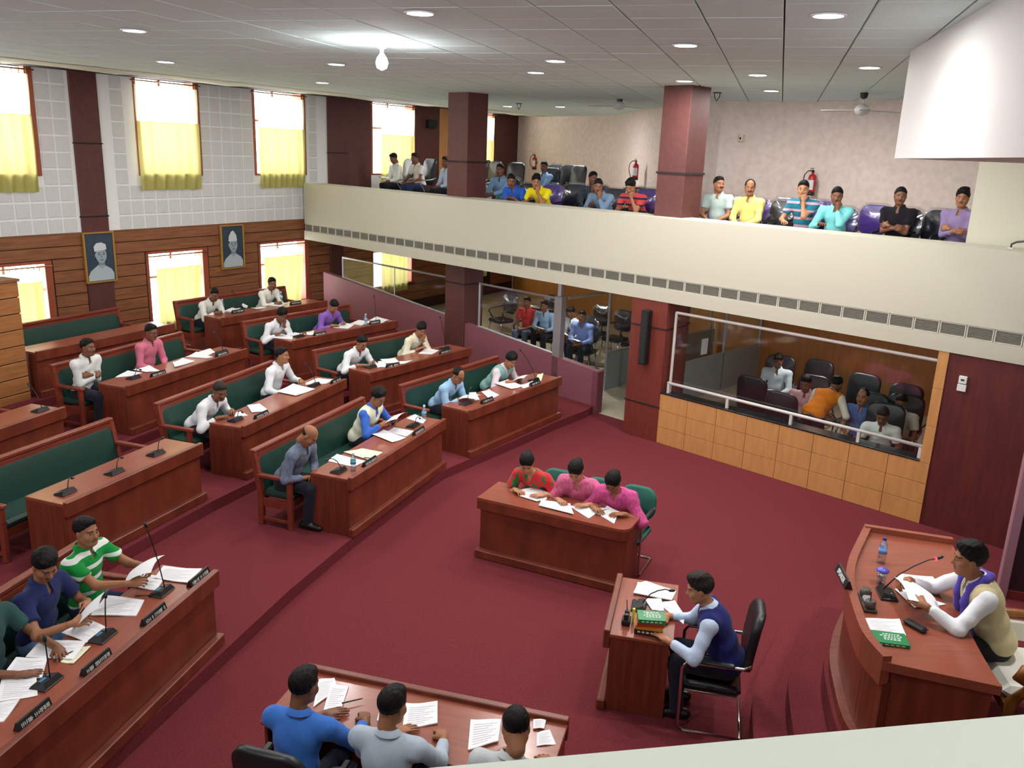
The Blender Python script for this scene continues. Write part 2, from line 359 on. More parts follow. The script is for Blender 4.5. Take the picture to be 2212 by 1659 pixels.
t = thing('bulb_fitting', 'bare bulb hanging under the ceiling, washing the tiles with light', 'lamp', (-1.47, 9.3, CEIL))
MB().lathe([(.05, 0), (.05, -.04), (.02, -.06), (.02, -.1)], 12).build('holder', M('white_plastic', (225, 225, 225), .5), t)
MB().lathe([(.02, -.1), (.05, -.14), (.065, -.19), (.05, -.24), (.01, -.26)], 14).build('bulb', emit('bulb_glow', (255, 255, 255), 45), t, smooth=True)
pl = bpy.data.lights.new('bulb_light', 'POINT'); pl.energy = 24; pl.shadow_soft_size = .1; po = bpy.data.objects.new('bulb_light', pl); C.objects.link(po); po.location = (-1.47, 9.15, CEIL-.33)

# ------------------------------------------------------------------ gallery front (parapet, grille band, soffit)
gf = MB()
gf.box(-17.08, 4, 0, .58, 2.585, PAR); gf.box(-17.08, 4, .05, .58, 2.41, 2.59); gf.box(-17.08, 4, -.015, .58, 2.23, 2.425)
gal = structure(gf.build('wall_gallery', white_wall, None, FAC, FAC_R), 'cream gallery front with a solid parapet', 'wall')
gm = MB().box(.0, .292, 0, .02, 0, .012).box(0, .292, 0, .02, .142, .154).box(0, .014, 0, .02, .012, .142).box(.278, .292, 0, .02, .012, .142)
for i in range(7): gm.box(.014, .278, .004, .02, .018+i*.018, .028+i*.018, 1)
gme = gm.mesh('grille', [M('grille_frame', (188, 184, 170), .5), M('grille_metal', (112, 108, 98), .6)])
for i in range(70): obj('grille', gme, gal, (-17.06+.3*i, .006, 2.428))
structure(MB().box(-20.5, 4, .58, 10, 2.3, 2.8).build('floor_gallery', M('gallery_slab', (150, 140, 130), .8), None, FAC, FAC_R), 'raised floor of the upper gallery', 'floor')
structure(MB().box(-20.5, -14.2, 1.6, 10, 2.8, 2.95).box(-14.2, -11.3, 2.75, 10, 2.8, 2.95).build('floor_gallery', M('gallery_slab', (150, 140, 130), .8), None, FAC, FAC_R), 'raised step at the back of the upper gallery', 'floor')
for (x0, x1, y0, y1, lab) in ((-12.64, -12.08, .38, .9, 'square brown pillar standing on the gallery parapet, left one'), (-7.69, -7.2, .26, .78, 'square brown pillar standing on the gallery parapet, right one')):
    p = structure(MB().cbox(x0, x1, y0, y1, 0, CEIL+.05, .01).build('pillar', col_brown, None, FAC, FAC_R), lab, 'pillar')
    MB().box(x0-.012, x1+.012, y0-.012, y1+.012, 4.11, 4.14).build('dark_band', groove, p)
    MB().box(x0-.012, x1+.012, y0-.012, y1+.012, 1.80, 1.825).build('dark_band', groove, p)
# back wall of the upper gallery (curved) and of the rooms below
def strip(pts, z0, z1, mat, name, lab):
    mb = MB(); mb.add([(x, y, z) for z in (z0, z1) for x, y in pts]+[(x, y+.15, z) for z in (z0, z1) for x, y in pts], [(i, i+1, len(pts)+i+1, len(pts)+i) for i in range(len(pts)-1)])
    return structure(mb.build(name, mat, None, FAC, FAC_R, smooth=True), lab, 'wall')
def smooth_pts(p, n=6):
    q = []
    for i in range(len(p)-1):
        a, b, c, d = [Vector(p[max(0, min(len(p)-1, i+k))]) for k in (-1, 0, 1, 2)]
        for k in range(n):
            t_ = k/n; q.append(tuple(.5*((2*b)+(c-a)*t_+(2*a-5*b+4*c-d)*t_*t_+(3*b-a-3*c+d)*t_**3)))
    return q+[tuple(p[-1])]
BW1 = [(-19.1, 9.0), (-16.6, 8.3), (-14.5, 7.75), (-13.0, 6.6), (-11.6, 5.4), (-9.6, 3.9), (-8.6, 3.45)]
BW2 = [(-8.6, 3.45), (-8.1, 3.68), (-7.5, 3.93), (-6.8, 3.9), (-6, 3.75), (-5, 3.55), (-3.2, 3.3), (3, 2.8)]
strip(smooth_pts(BW1), 2.7, 5.65, pink_plaster, 'wall_back', 'curved pinkish textured back wall of the gallery, left bay')
strip(smooth_pts(BW2), 2.7, 5.65, pink_plaster, 'wall_back', 'curved pinkish textured back wall of the gallery, right bay')
structure(MB().box(-3.32, 4, .62, 3.4, 2.8, 5.5).build('wall_gallery_end', white_wall, None, FAC, FAC_R), 'cream wall closing the right end of the gallery', 'wall')
# white bulkhead hanging at the upper right
structure(MB().poly([(3.538, 8.342), (2.55, 4.2), (2.1, 2.3), (11, 2.3), (11, 7.8), (6, 8.1)], 4.42, CEIL+.05).build('wall_bulkhead', white_box), 'white boxed bulkhead hanging from the ceiling', 'wall')
lamp(3.75, 5.75, 4.42, 'round recessed lamp under the white bulkhead', .08)
# the near gallery the picture is taken from: top of its parapet, its slab
d_ = Vector((.983, .182, 0)); n_ = Vector((.182, -.983, 0)); o_ = Vector((-.08, 1.07, 0))
def npar(t, s): q = o_+d_*t+n_*s; return (q.x, q.y)
structure(MB().poly([npar(-6, 0), npar(-6, .42), npar(9, .42), npar(9, 0)], 2.3, 3.46).build('wall_near_parapet', M('near_paint', (206, 208, 198), .7)), 'cream top of the near gallery parapet', 'wall')
structure(MB().poly([npar(-6, .42), npar(-6, 5.5), npar(9, 5.5), npar(9, .42)], 2.3, 2.72).build('floor_near_gallery', M('gallery_slab', (150, 140, 130), .8)), 'floor of the near gallery', 'floor')

# room shell behind and beside the viewer
mb = MB(); bw = [(-11.2+3.4*i, -9.2+3.4*i, 3.6, 5.2) for i in range(6)]; punch(mb, -22, 14, -4.7, -4.4, -.1, 5.6, bw)
structure(mb.build('wall_behind', white_wall), 'wall with windows behind the viewer', 'wall')
for i, (a, b, z0, z1) in enumerate(bw):
    wb = structure(obj('window_%d' % (20+i), None, None, (a, -4.7, z0)), 'window behind the viewer', 'window')
    MB().box(0, b-a, .08, .09, 0, z1-z0).build('pane', glass, wb); MB().box(0, b-a, .06, .11, z1-z0-.05, z1-z0).box(0, b-a, .06, .11, 0, .05).build('frame', jamb_mat, wb)
    area(((a+b)/2, -5.0, (z0+z1)/2), (0, 1, 0), b-a, z1-z0, REAR_W, (.97, .98, 1), name='daylight')
structure(MB().box(11.6, 11.8, -4.6, 14, -.1, 5.6).build('wall_right', white_wall), 'wall on the right out of view', 'wall')

# ------------------------------------------------------------------ under the gallery
low = MB(); low.box(-3.1, 3, .02, .3, 0, 2.3)
wl = structure(low.build('wall_under_gallery', M('dark_red_laminate', (98, 38, 36), .5, var=.3, scale=7, stretch=(4, 4, .4)), None, FAC, FAC_R), 'dark red wood cladding behind the presiding officer', 'wall')
pil = structure(MB().cbox(-7.78, -7.12, 0.0, .55, 0, 2.3, .006).build('pilaster', M('red_brown_laminate', (122, 52, 42), .5, var=.25, scale=7, stretch=(4, 4, .4)), None, FAC, FAC_R), 'red brown pilaster between the doorway and the ochre box', 'pillar')
for z in (1.81, .57): MB().box(-7.79, -7.11, -.008, .56, z-.012, z+.012).build('dark_band', groove, pil)
# low mauve partition with glass above
part = structure(obj('partition', None, None, FAC, FAC_R), 'low mauve partition wall with glass above under the gallery', 'wall')
def slope(x): return 1.40+(x+16.33)*(.76-1.40)/(16.33-8.79)
mb = MB()
for a, b in ((-17.0, -12.6), (-12.1, -8.72)):
    mb.add([(a, .42, 0), (b, .42, 0), (b, .42, slope(b)), (a, .42, slope(a)), (a, .56, 0), (b, .56, 0), (b, .56, slope(b)), (a, .56, slope(a))], [(0, 1, 2, 3), (5, 4, 7, 6), (3, 2, 6, 7), (1, 5, 6, 2), (4, 0, 3, 7), (0, 4, 5, 1)])
mb.build('low_wall', mauve, part)
MB().cbox(-8.8, -8.68, .40, .58, 0, slope(-8.72)+.0, .006).build('end_post', M('mauve_dark', (116, 62, 72), .6), part)
for a, b, r_end in ((-16.3, -12.66, 0), (-11.75, -9.72, 1)):
    for (p, q) in (((a, .49, slope(a)+.02), (b, .49, slope(b)+.02)), ((a, .49, 1.87), (b, .49, 1.87)), ((a, .49, slope(a)), (a, .49, 1.89))):
        MB().tube([p, q], .022, 6).build('rail', alu, part)
    MB().add([(a, .49, slope(a)), (b, .49, slope(b)), (b, .49, 1.87), (a, .49, 1.87)], [(0, 1, 2, 3)]).build('glass', pane_glass, part)
MB().tube([(-14.4, .49, slope(-14.4)), (-14.4, .49, 1.87)], .012, 6).build('rail', alu, part)
MB().cbox(-9.77, -9.6, .42, .56, 0, 1.92, .01).build('door_post', M('grey_metal', (150, 146, 148), .4, metal=.3), part)
MB().cbox(-9.72, -9.64, .44, .52, 1.92, 2.25, .006).build('door_post', alu, part)
# glass partitions of the corridor
def glass_partition(name, x, y0, y_solid, y1, lab, posts):
    t = structure(obj(name, None, None, FAC, FAC_R), lab, 'partition')
    MB().box(x-.02, x+.02, y_solid, y1, 0.006, .74).build('grey_panel', grey_panel, t)
    MB().add([(x, y0, .0 if y_solid > y0 else .74), (x, y_solid, .0 if y_solid > y0 else .74), (x, y_solid, 1.9), (x, y0, 1.9)], [(0, 1, 2, 3)]).build('glass', pane_glass, t) if y_solid > y0+.1 else None
    MB().add([(x, y_solid, .74), (x, y1, .74), (x, y1, 2.2), (x, y_solid, 2.2)], [(0, 1, 2, 3)]).build('glass', pane_glass, t)
    MB().tube([(x, y_solid, .75), (x, y1, .75)], .02, 6).build('rail', alu, t); MB().tube([(x, y0, 1.9), (x, y1, 1.9)], .022, 6).build('rail', alu, t)
    for y in posts: MB().cbox(x-.02, x+.02, y-.02, y+.02, 0.006, 2.28, .004).build('post', alu, t)
    return t
glass_partition('partition', -9.55, .56, 1.75, 5.6, 'grey panelled glass partition left of the doorway', (1.75, 3.4, 5.4))
gp2 = glass_partition('partition', -8.15, .7, .75, 5.05, 'grey panelled glass partition inside the ochre box', (.78, 2.2, 3.6, 5.0))
tag(MB().box(-.11, .11, 0, .004, -.15, .15).build('notice', paper, None, fac(-8.11, 2.83, .98), FAC_R+math.pi/2), 'white paper notice stuck on the glass of the box', 'notice')
# ochre box front: panels, granite ledge, handrail
ob = structure(MB().box(-7.12, -3.1, .012, .16, 0, .80).box(-3.22, -3.1, .012, .16, .80, 2.24).build('wall_box_front', M('ochre_joint', (120, 78, 44), .6), None, FAC, FAC_R), 'ochre panelled front of the glazed box', 'wall')
for i in range(8):
    for j in range(3):
        MB().cbox(-7.12+.5025*i+.003, -7.12+.5025*(i+1)-.003, 0, .014, .267*j+.003, .267*(j+1)-.003, .002).build('panel', ochre, ob)
for j in range(3): MB().cbox(-3.22, -3.1, 0, .014, .8+.48*j+.002, .8+.48*(j+1)-.002, .002).build('panel', ochre, ob)
MB().cbox(-7.12, -3.22, -.006, .24, .80, .825, .005).build('ledge', granite, ob)
for p, q in (((-7.03, .12, 2.08), (-3.24, .12, 2.08)), ((-7.03, .12, .83), (-7.03, .12, 2.09))): MB().tube([p, q], .022, 8).build('frame', M('white_frame', (205, 198, 196), .4), ob)
MB().add([(-7.03, .12, .83), (-3.22, .12, .83), (-3.22, .12, 2.08), (-7.03, .12, 2.08)], [(0, 1, 2, 3)]).build('glass', pane_glass, ob)
rail = thing('handrail', 'white tubular handrail along the ledge of the ochre box', 'handrail', tuple(fac(-7.03, .05, .826)), FAC_R)
MB().tube([(0, 0, .16), (3.8, 0, .16)], .024, 8).build('rail', M('white_frame', (205, 198, 196), .4), rail, smooth=True)
for x in (.02, 1.05, 2.05, 3.0, 3.78): MB().cbox(x-.022, x+.022, -.02, .02, 0, .16, .005).build('post', M('white_frame', (205, 198, 196), .4), rail)
# lower back walls
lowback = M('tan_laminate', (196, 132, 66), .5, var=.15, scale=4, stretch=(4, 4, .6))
strip([(-19.1, 9.0), (-9.5, 5.7)], 0, 2.35, lowback, 'wall_lower_back', 'ochre back wall of the left glazed room')
strip([(-9.5, 5.65), (-8.1, 5.08)], 0, 2.35, lowback, 'wall_lower_back', 'ochre wall at the end of the doorway corridor')
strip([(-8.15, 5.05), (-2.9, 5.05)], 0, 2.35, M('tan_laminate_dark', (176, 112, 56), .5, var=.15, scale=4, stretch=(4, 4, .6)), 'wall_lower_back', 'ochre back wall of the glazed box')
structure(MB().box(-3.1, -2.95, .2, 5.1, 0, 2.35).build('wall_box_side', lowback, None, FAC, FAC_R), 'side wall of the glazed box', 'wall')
for x, y, l_ in ((-13.4, 3.2, 'over the man in red'), (-10.8, 2.4, 'by the doorway'), (-5.6, 2.2, 'inside the ochre box')):
    q = fac(x, y); lamp(q.x, q.y, 2.3, 'round recessed soffit lamp '+l_, .07, LAMP_W*.55)
# timber screen at the left edge of the hall
sc = structure(obj('wall_screen', None, None, (-7.45, 12.15, 0), R(248)), 'plank clad screen wall at the left edge', 'wall')
MB().box(0, 5, 0, .3, .2, 2.3).build('core', groove, sc)
for j in range(8):
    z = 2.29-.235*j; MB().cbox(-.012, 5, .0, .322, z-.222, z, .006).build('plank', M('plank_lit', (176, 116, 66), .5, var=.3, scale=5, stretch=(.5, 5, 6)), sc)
MB().cbox(-.03, 5, -.02, .35, 2.29, 2.33, .006).build('cap', plank_mat, sc)
# ------------------------------------------------------------------ benches and desks of the members
DESK_LABEL = {
 'C': 'red veneer desk on the lowest tier nearest the three women', 'D': 'red veneer desk on the lowest tier next to the doorway', 'N': 'long red veneer desk at the lower left with four name plates',
 'E': 'empty red veneer desk with three microphones and no papers', 'R2b': 'second tier red desk behind the bald man', 'R2c': 'second tier red desk reaching to the left gallery pillar',
 'R3L': 'red desk cut by the left edge, in front of the timber screen', 'R3a': 'third tier red desk in front of the man in the pink shirt', 'R3b': 'third tier red desk in front of the man in purple',
 'R4a': 'empty top tier red desk below the first portrait', 'R4b': 'top tier red desk below the second portrait'}
BENCH_LABEL = {
 'C': 'green vinyl bench with teak arms where the bald man sits', 'D': 'green vinyl bench with teak arms next to the doorway', 'N': 'green vinyl bench at the lower left where the man in green stripes sits',
 'E': 'empty green vinyl bench behind the desk with three microphones', 'R2b': 'green vinyl bench right behind the bench of the bald man', 'R2c': 'green vinyl bench ending by the left gallery pillar',
 'R3L': 'green vinyl bench by the timber screen at the left edge', 'R3a': 'green vinyl bench where the man in the pink shirt sits', 'R3b': 'green vinyl bench where the man in purple sits',
 'R4a': 'empty green vinyl bench under the first portrait', 'R4b': 'green vinyl bench under the window right of the second portrait'}
def members_desk(k):
    (ax, ay), ang, L, r = DESKS[k]; t = thing('desk', DESK_LABEL[k], 'desk', (ax, ay, TIER[r]), R(ang), 'desks of the members')
    MB().cbox(0, L, .022, .507, .655, .684, .004).build('worktop', desk_top, t)
    MB().cbox(-.008, L+.008, -.032, .022, .56, .71, .006).build('front_rim', desk_red, t)
    MB().box(.02, L-.02, .02, .045, .0, .656).build('front_panel', desk_red, t)
    MB().cbox(-.014, L+.014, -.045, .022, 0, .1, .008).build('plinth', desk_red, t)
    for x in (0, L-.022): MB().cbox(x, x+.022, .024, .505, 0, .655, .003).build('side_panel', desk_red, t)
    MB().box(.022, L-.022, .05, .40, .46, .478).build('shelf', desk_red, t)
    return t
def members_bench(k):
    (ax, ay), ang, L, r = DESKS[k]; t = thing('bench', BENCH_LABEL[k], 'bench', (ax, ay, TIER[r]), R(ang), 'benches of the members')
    x0, x1 = (-.15, L-.13)
    if k == 'R4b': x1 = L-.05
    # padded back: leans away, rounded top
    def back(u, v):
        prof = [(1.05, .40), (1.06, .50), (1.08, .62), (1.105, .74), (1.125, .815), (1.15, .845), (1.17, .84)]
        f = v*(len(prof)-1); i = min(int(f), len(prof)-2); q = f-i
        y, z = prof[i][0]*(1-q)+prof[i+1][0]*q, prof[i][1]*(1-q)+prof[i+1][1]*q
        e = min(u, 1-u)*(x1-x0); y += .02*max(0, 1-e/.04); return (x0+.05+(x1-x0-.1)*u, y, z)
    MB().grid(back, 40, 12).add([(x0+.05, 1.10, .40), (x1-.05, 1.10, .40), (x1-.05, 1.19, .84), (x0+.05, 1.19, .84)], [(3, 2, 1, 0)]).build('backrest', green_vinyl, t, smooth=True)
    MB().cbox(x0, x1, 1.13, 1.205, .845, .888, .008).build('top_rail', bench_wood, t)
    MB().cbox(x0+.05, x1-.05, .68, 1.09, .33, .42, .03).build('seat', green_vinyl, t)
    MB().cbox(x0+.06, x1-.06, .69, .72, .25, .335, .004).build('seat_rail', bench_wood, t)
    MB().box(x0+.05, x1-.05, 1.12, 1.14, .25, .84, T=None).build('back_board', bench_wood, t)
    for xe in (x0, x1-.055):
        a, b = xe, xe+.055
        mb = MB(); mb.add([(a, 1.06, 0), (b, 1.06, 0), (b, 1.12, 0), (a, 1.12, 0), (a, 1.05, .42), (b, 1.05, .42), (b, 1.12, .42), (a, 1.12, .42), (a, 1.135, .86), (b, 1.135, .86), (b, 1.20, .86), (a, 1.20, .86)],
            [(0, 1, 5, 4), (4, 5, 9, 8), (3, 7, 6, 2), (7, 11, 10, 6), (0, 4, 7, 3), (4, 8, 11, 7), (1, 2, 6, 5), (5, 6, 10, 9), (8, 9, 10, 11), (0, 3, 2, 1)])
        mb.build('leg', bench_wood, t)
        MB().cbox(a, b, .67, .725, 0, .60, .006).build('leg', bench_wood, t)
        MB().cbox(a-.005, b+.005, .64, 1.12, .575, .615, .008).build('armrest', bench_wood, t)
        MB().cbox(a+.012, b-.012, .72, 1.07, .23, .33, .004).build('side_rail', bench_wood, t)
        MB().cbox(a+.015, b-.015, .72, 1.07, .06, .10, .004).build('stretcher', bench_wood, t)
    return t
for k in DESKS: members_desk(k); members_bench(k)

# ------------------------------------------------------------------ desks in the well
def plain_desk(name, label, loc, rz, L, D, H, legs_front=True, round_end=False, rim=False):
    t = thing(name, label, 'desk', loc, rz)
    if round_end:
        pts = [(-.02, -.03), (L-.10, -.03)]+[(L-.10+.12*math.sin(a), .09-.12*math.cos(a)) for a in [i*math.pi/12 for i in range(1, 7)]]+[(L+.02, D), (-.02, D)]
        MB().poly(pts, H-.03, H).build('worktop', desk_top, t)
        MB().poly([(x, y) for x, y in pts if y < .12]+[(L+.0, .12), (-.02, .02)][:2], H-.13, H-.03).build('front_rim', desk_red, t)
    else:
        MB().cbox(-.01, L+.01, -.0, D, H-.03, H, .004).build('worktop', desk_top, t)
        MB().cbox(-.012, L+.012, -.03, .022, H-.13, H+(.035 if rim else .002), .006).build('front_rim', desk_red, t)
    MB().box(.02, L-.02, .02, .045, 0, H-.03).build('front_panel', desk_red, t)
    MB().cbox(-.03, L+.03, -.05, .025, 0, .10, .012).build('plinth', desk_red, t)
    for x in (0, L-.025): MB().cbox(x, x+.025, .022, D-.03, 0, H-.03, .003).build('side_panel', desk_red, t)
    MB().box(.025, L-.025, .05, .20, H-.20, H-.18).build('shelf', desk_red, t)
    return t
A_L = math.degrees(math.atan2(7.868-8.576, 1.219+.301))
plain_desk('desk', 'red veneer desk of the three women in the middle of the carpet', (-.301, 8.576, 0), R(A_L), 1.677, .50, .71, round_end=True)
plain_desk('desk', 'small red desk of the man in the navy waistcoat with stacked books', (1.042, 6.908, 0), R(77.4+180), .957, .52, .69, rim=True)
plain_desk('desk', 'red desk at the bottom of the photo with a raised front edge, three men behind', (.454, 4.87, 0), R(180-14.84), 1.92, .62, .68, rim=True)

# ------------------------------------------------------------------ dais, its curved steps and the presiding desk
DZ = .60
SP = [(3.084, 6.753), (2.904, 6.451), (2.707, 6.107), (2.557, 5.76), (2.463, 5.40), (2.392, 5.02), (2.412, 4.734)]   # outer top edge of the desk front
def spl(d):   # offset of the front curve by d outwards (to the hall)
    q = []
    P2 = [Vector(p) for p in smooth_pts(SP, 5)]
    for i, p in enumerate(P2):
        tdir = (P2[min(i+1, len(P2)-1)]-P2[max(i-1, 0)]).normalized(); nrm = Vector((tdir.y, -tdir.x)); q.append(tuple(p-nrm*-d if nrm.x < 0 else p-nrm*d))
    return q
def dais_poly(d):
    c = spl(d); a = Vector(c[0]); b = Vector(c[-1])
    return [(9.5, 5.6), (4.9, 7.25), (4.45, 7.25), (a.x+.35, a.y+.45)]+c+[(b.x+.35, b.y-1.1), (3.2, 2.6), (9.5, 2.4)]
for i, (d, z) in enumerate(((.55, .2), (.30, .4), (.06, .6))):
    structure(MB().poly(dais_poly(d), 0 if i == 0 else .2*i-.02, z).build('floor_dais', carpet), ['lowest curved carpeted step of the dais', 'middle curved carpeted step of the dais', 'carpeted dais of the presiding officer'][i], 'floor')
t = thing('presiding_desk', 'curved dark red desk of the presiding officer with a raised rim', 'desk', (0, 0, DZ))
IN = [(3.74, 6.549), (3.62, 6.15), (3.40, 5.70), (3.22, 5.28), (3.12, 4.90), (3.05, 4.51)]
outer = smooth_pts(SP, 5); inner = smooth_pts(IN, 5)
inset = spl(-.06)
MB().poly(inset+inner[::-1], .69, .72).build('worktop', desk_top, t)
nrm_ = len(outer)
mb = MB(); mb.add([(x, y, z) for z in (.55, .76) for x, y in outer]+[(x, y, z) for z in (.55, .76) for x, y in inset],
   [(i, i+1, nrm_+i+1, nrm_+i) for i in range(nrm_-1)]+[(2*nrm_+i+1, 2*nrm_+i, 3*nrm_+i, 3*nrm_+i+1) for i in range(nrm_-1)]+[(nrm_+i, nrm_+i+1, 3*nrm_+i+1, 3*nrm_+i) for i in range(nrm_-1)]+[(i+1, i, 2*nrm_+i, 2*nrm_+i+1) for i in range(nrm_-1)]+[(0, nrm_, 3*nrm_, 2*nrm_), (nrm_-1, 3*nrm_-1, 4*nrm_-1, 2*nrm_-1)])
mb.build('front_rim', desk_top, t)
ii = spl(-.03); jj = spl(-.08)
MB().poly(ii+jj[::-1], 0, .56).build('front_panel', desk_red, t)
kk = spl(.03); MB().poly(kk+jj[::-1], 0, .08).build('plinth', desk_red, t)
def slab(p, q, th, z0, z1, name, mat):
    p, q = Vector(p), Vector(q); d = (q-p).normalized(); n = Vector((-d.y, d.x))*th; return MB().poly([tuple(p), tuple(q), tuple(q+n), tuple(p+n)], z0, z1).build(name, mat, t)
slab(SP[0], IN[0], -.05, .55, .77, 'side_rim', desk_top); slab(SP[0], IN[0], -.04, 0, .56, 'side_panel', desk_red)
slab((SP[-1][0], SP[-1][1]), IN[-1], .03, .66, .722, 'side_rim', desk_top); slab((SP[-1][0]+.04, SP[-1][1]+.04), (IN[-1][0]-.03, IN[-1][1]+.03), .04, 0, .67, 'side_panel', desk_red)
# backdrop behind the presiding officer: framed doorway
bd = structure(obj('door_1', None, None, (4.55, 6.99, DZ), R(-20)), 'dark doorway with a mauve frame behind the presiding officer', 'door')
MB().cbox(-.06, .02, -.05, .05, 0, 2.1, .006).build('jamb', M('mauve_frame', (150, 108, 122), .5), bd)
MB().box(.02, 1.6, .0, .03, .08, 2.05).build('leaf', M('dark_door', (44, 28, 34), .5), bd); MB().box(.02, 1.6, -.03, .05, 0, .08).build('threshold', M('red_skirting', (112, 36, 36), .5), bd)
MB().cbox(1.6, 1.68, -.05, .05, 0, 2.1, .006).build('jamb', M('mauve_frame', (150, 108, 122), .5), bd); MB().cbox(-.06, 1.68, -.05, .05, 2.05, 2.13, .006).build('head', M('mauve_frame', (150, 108, 122), .5), bd)

# ------------------------------------------------------------------ chairs
def cushion(w, d, h, bulge=.02):
    mb = MB(); mb.cbox(-w/2, w/2, -d/2, d/2, 0, h, min(w, d, h)*.4)
    return mb
def rounded_back(w, h, th, rr, n=7, lean=.12):
    """upright padded back with rounded corners; sits at y=0, faces +y"""
    pts = []
    for cx, cz, a0 in ((w/2-rr, rr, -90), (w/2-rr, h-rr, 0), (-w/2+rr, h-rr, 90), (-w/2+rr, rr, 180)):
        for i in range(n): a = R(a0+90*i/(n-1)); pts.append((cx+rr*math.cos(a), cz+rr*math.sin(a)))
    m = len(pts); mb = MB(); vs = []
    for s_, k in ((-.5, .93), (-.3, 1), (.3, 1), (.5, .93)):
        for x, z in pts:
            zz = h/2+(z-h/2)*k; vs.append((x*k, s_*th-lean*zz/h*h+.05*(1-(2*x/w)**2)*-.6+.0, zz))
    fs = [(i*m+j, i*m+(j+1) % m, (i+1)*m+(j+1) % m, (i+1)*m+j) for i in range(3) for j in range(m)]
    mb.add(vs, fs); c0 = len(mb.v); mb.v.append((0, -.5*th-lean*h/2-.03, h/2)); mb.v.append((0, .5*th-lean*h/2-.03, h/2))
    mb.f += [(j, c0, (j+1) % m) for j in range(m)]+[(3*m+j, 3*m+(j+1) % m, c0+1) for j in range(m)]; mb.m += [0]*(2*m)
    return mb
_seat_me = None
CH = {}
def chair(kind, label, loc, rz, group=None, seat_h=.44):
    """kind: dict key of look; facing local +y"""
    key = kind
    if key not in CH:
        look = {'black': (black_lea, chrome, False, .50, .62), 'green': (M('green_fabric', (30, 98, 84), .8), chrome, False, .42, .36), 'purple': (M('purple_plastic', (78, 52, 140), .35), chrome, True, .46, .44),
                'wrapped': (M('dark_grey_vinyl', (36, 38, 46), .35), chrome, True, .48, .46), 'sled': (black_lea, chrome, False, .46, .50)}[key]
        mat, metal, wrap, bw_, bh = look; d = []
        d.append(('seat', cushion(.48 if key != 'green' else .40, .46, .09).mesh('seat', mat, True), (0, .02, -.09)))
        d.append(('backrest', rounded_back(bw_, bh, .07, .13).mesh('backrest', mat, True), (0, -.22, .10 if key != 'green' else .03)))
        for s in (-1, 1):
            x = (.27 if key != 'green' else .205)*s
            if key in ('sled', 'green'):
                d.append(('leg', MB().tube([(x, -.24, -.42), (x, .20, -.42), (x, .25, -.38), (x, .25, .14), (x, .22, .19), (x, -.20, .20), (x*.9, -.26, .22)], .014, 8).mesh('leg', metal, True), (0, 0, 0)))
                d.append(('armrest', MB().cbox(x-.025, x+.025, -.14, .20, .20, .225, .01).mesh('armrest', black), (0, 0, 0)))
            else:
                d.append(('armrest', MB().tube([(x*.9, -.27, .28), (x, -.15, .24), (x, .14, .22), (x, .20, .17), (x, .10, .02), (x*.85, .04, -.06)], .016, 8).mesh('armrest', black if key != 'black' else M('silver_arm', (150, 150, 155), .35, metal=.7), True), (0, 0, 0)))
                for sy in (-1, 1): d.append(('leg', MB().tube([(x*.8, .16*sy+.02, -.08), (x*.9, .20*sy+.02, -.44)], .014, 8).mesh('leg', metal, True), (0, 0, 0)))
        if key in ('sled', 'green'): d.append(('cross_bar', MB().tube([(-.27 if key == 'sled' else -.205, -.24, -.42), (.27 if key == 'sled' else .205, -.24, -.42)], .014, 8).mesh('cross_bar', metal, True), (0, 0, 0)))
        if wrap:
            rb = rounded_back(bw_+.05, bh+.05, .10, .13); rng = random.Random(3)
            rb.v = [(x+rng.uniform(-.012, .012), y+rng.uniform(-.012, .012), z+rng.uniform(-.012, .012)) for x, y, z in rb.v]
            d.append(('plastic_wrap', rb.mesh('plastic_wrap', glassy('plastic_film', (250, 250, 252), .86, .14, 1.0), True), (0, -.22, .08)))
        CH[key] = d
    t = thing('chair', label, 'chair', loc, rz, group); t.location.z += seat_h
    for nm, me, l in CH[key]: obj(nm, me, t, l)
    return t
def fchair(kind, label, x, y, z, face=0, group=None, seat_h=.44):
    q = fac(x, y, z); return chair(kind, label, (q.x, q.y, z), FAC_R+math.pi+R(face), group, seat_h)

# carved armchair of the presiding officer
gold = M('carved_teak', (150, 92, 40), .35, var=.4, scale=18); cush = M('white_cushion', (226, 226, 216), .8, bump=.05)
t = thing('carved_armchair', 'carved golden brown armchair with white cushions behind the presiding desk', 'chair', (3.66, 5.10, DZ), R(80))
MB().cbox(-.30, .30, -.28, .30, .38, .48, .04).build('seat', cush, t, smooth=False)
MB().cbox(-.27, .27, -.34, -.25, .50, 1.02, .035).build('backrest', cush, t)
MB().tube([(-.31, -.34, .0), (-.32, -.35, .5), (-.33, -.37, 1.0), (-.22, -.38, 1.12), (0, -.38, 1.17), (.22, -.38, 1.12), (.33, -.37, 1.0), (.32, -.35, .5), (.31, -.34, 0)], .03, 8).build('back_frame', gold, t, smooth=True)
for s in (-1, 1):
    MB().tube([(.33*s, -.34, .66), (.35*s, -.1, .70), (.36*s, .14, .69), (.36*s, .24, .66), (.36*s, .27, .60), (.36*s, .22, .57), (.36*s, .19, .61)], [.028, .032, .036, .04, .036, .03, .02], 8).build('armrest', gold, t, smooth=True)
    MB().tube([(.34*s, .20, .58), (.31*s, .18, .5), (.33*s, .27, .40), (.31*s, .26, .2), (.33*s, .28, .0)], [.03, .026, .04, .028, .034], 8).build('leg', gold, t, smooth=True)
    MB().cbox(.325*s-.02, .325*s+.02, -.3, .2, .5, .66, .015).build('arm_pad', cush, t)
MB().cbox(-.32, .32, .24, .30, .30, .39, .015).build('seat_rail', gold, t)
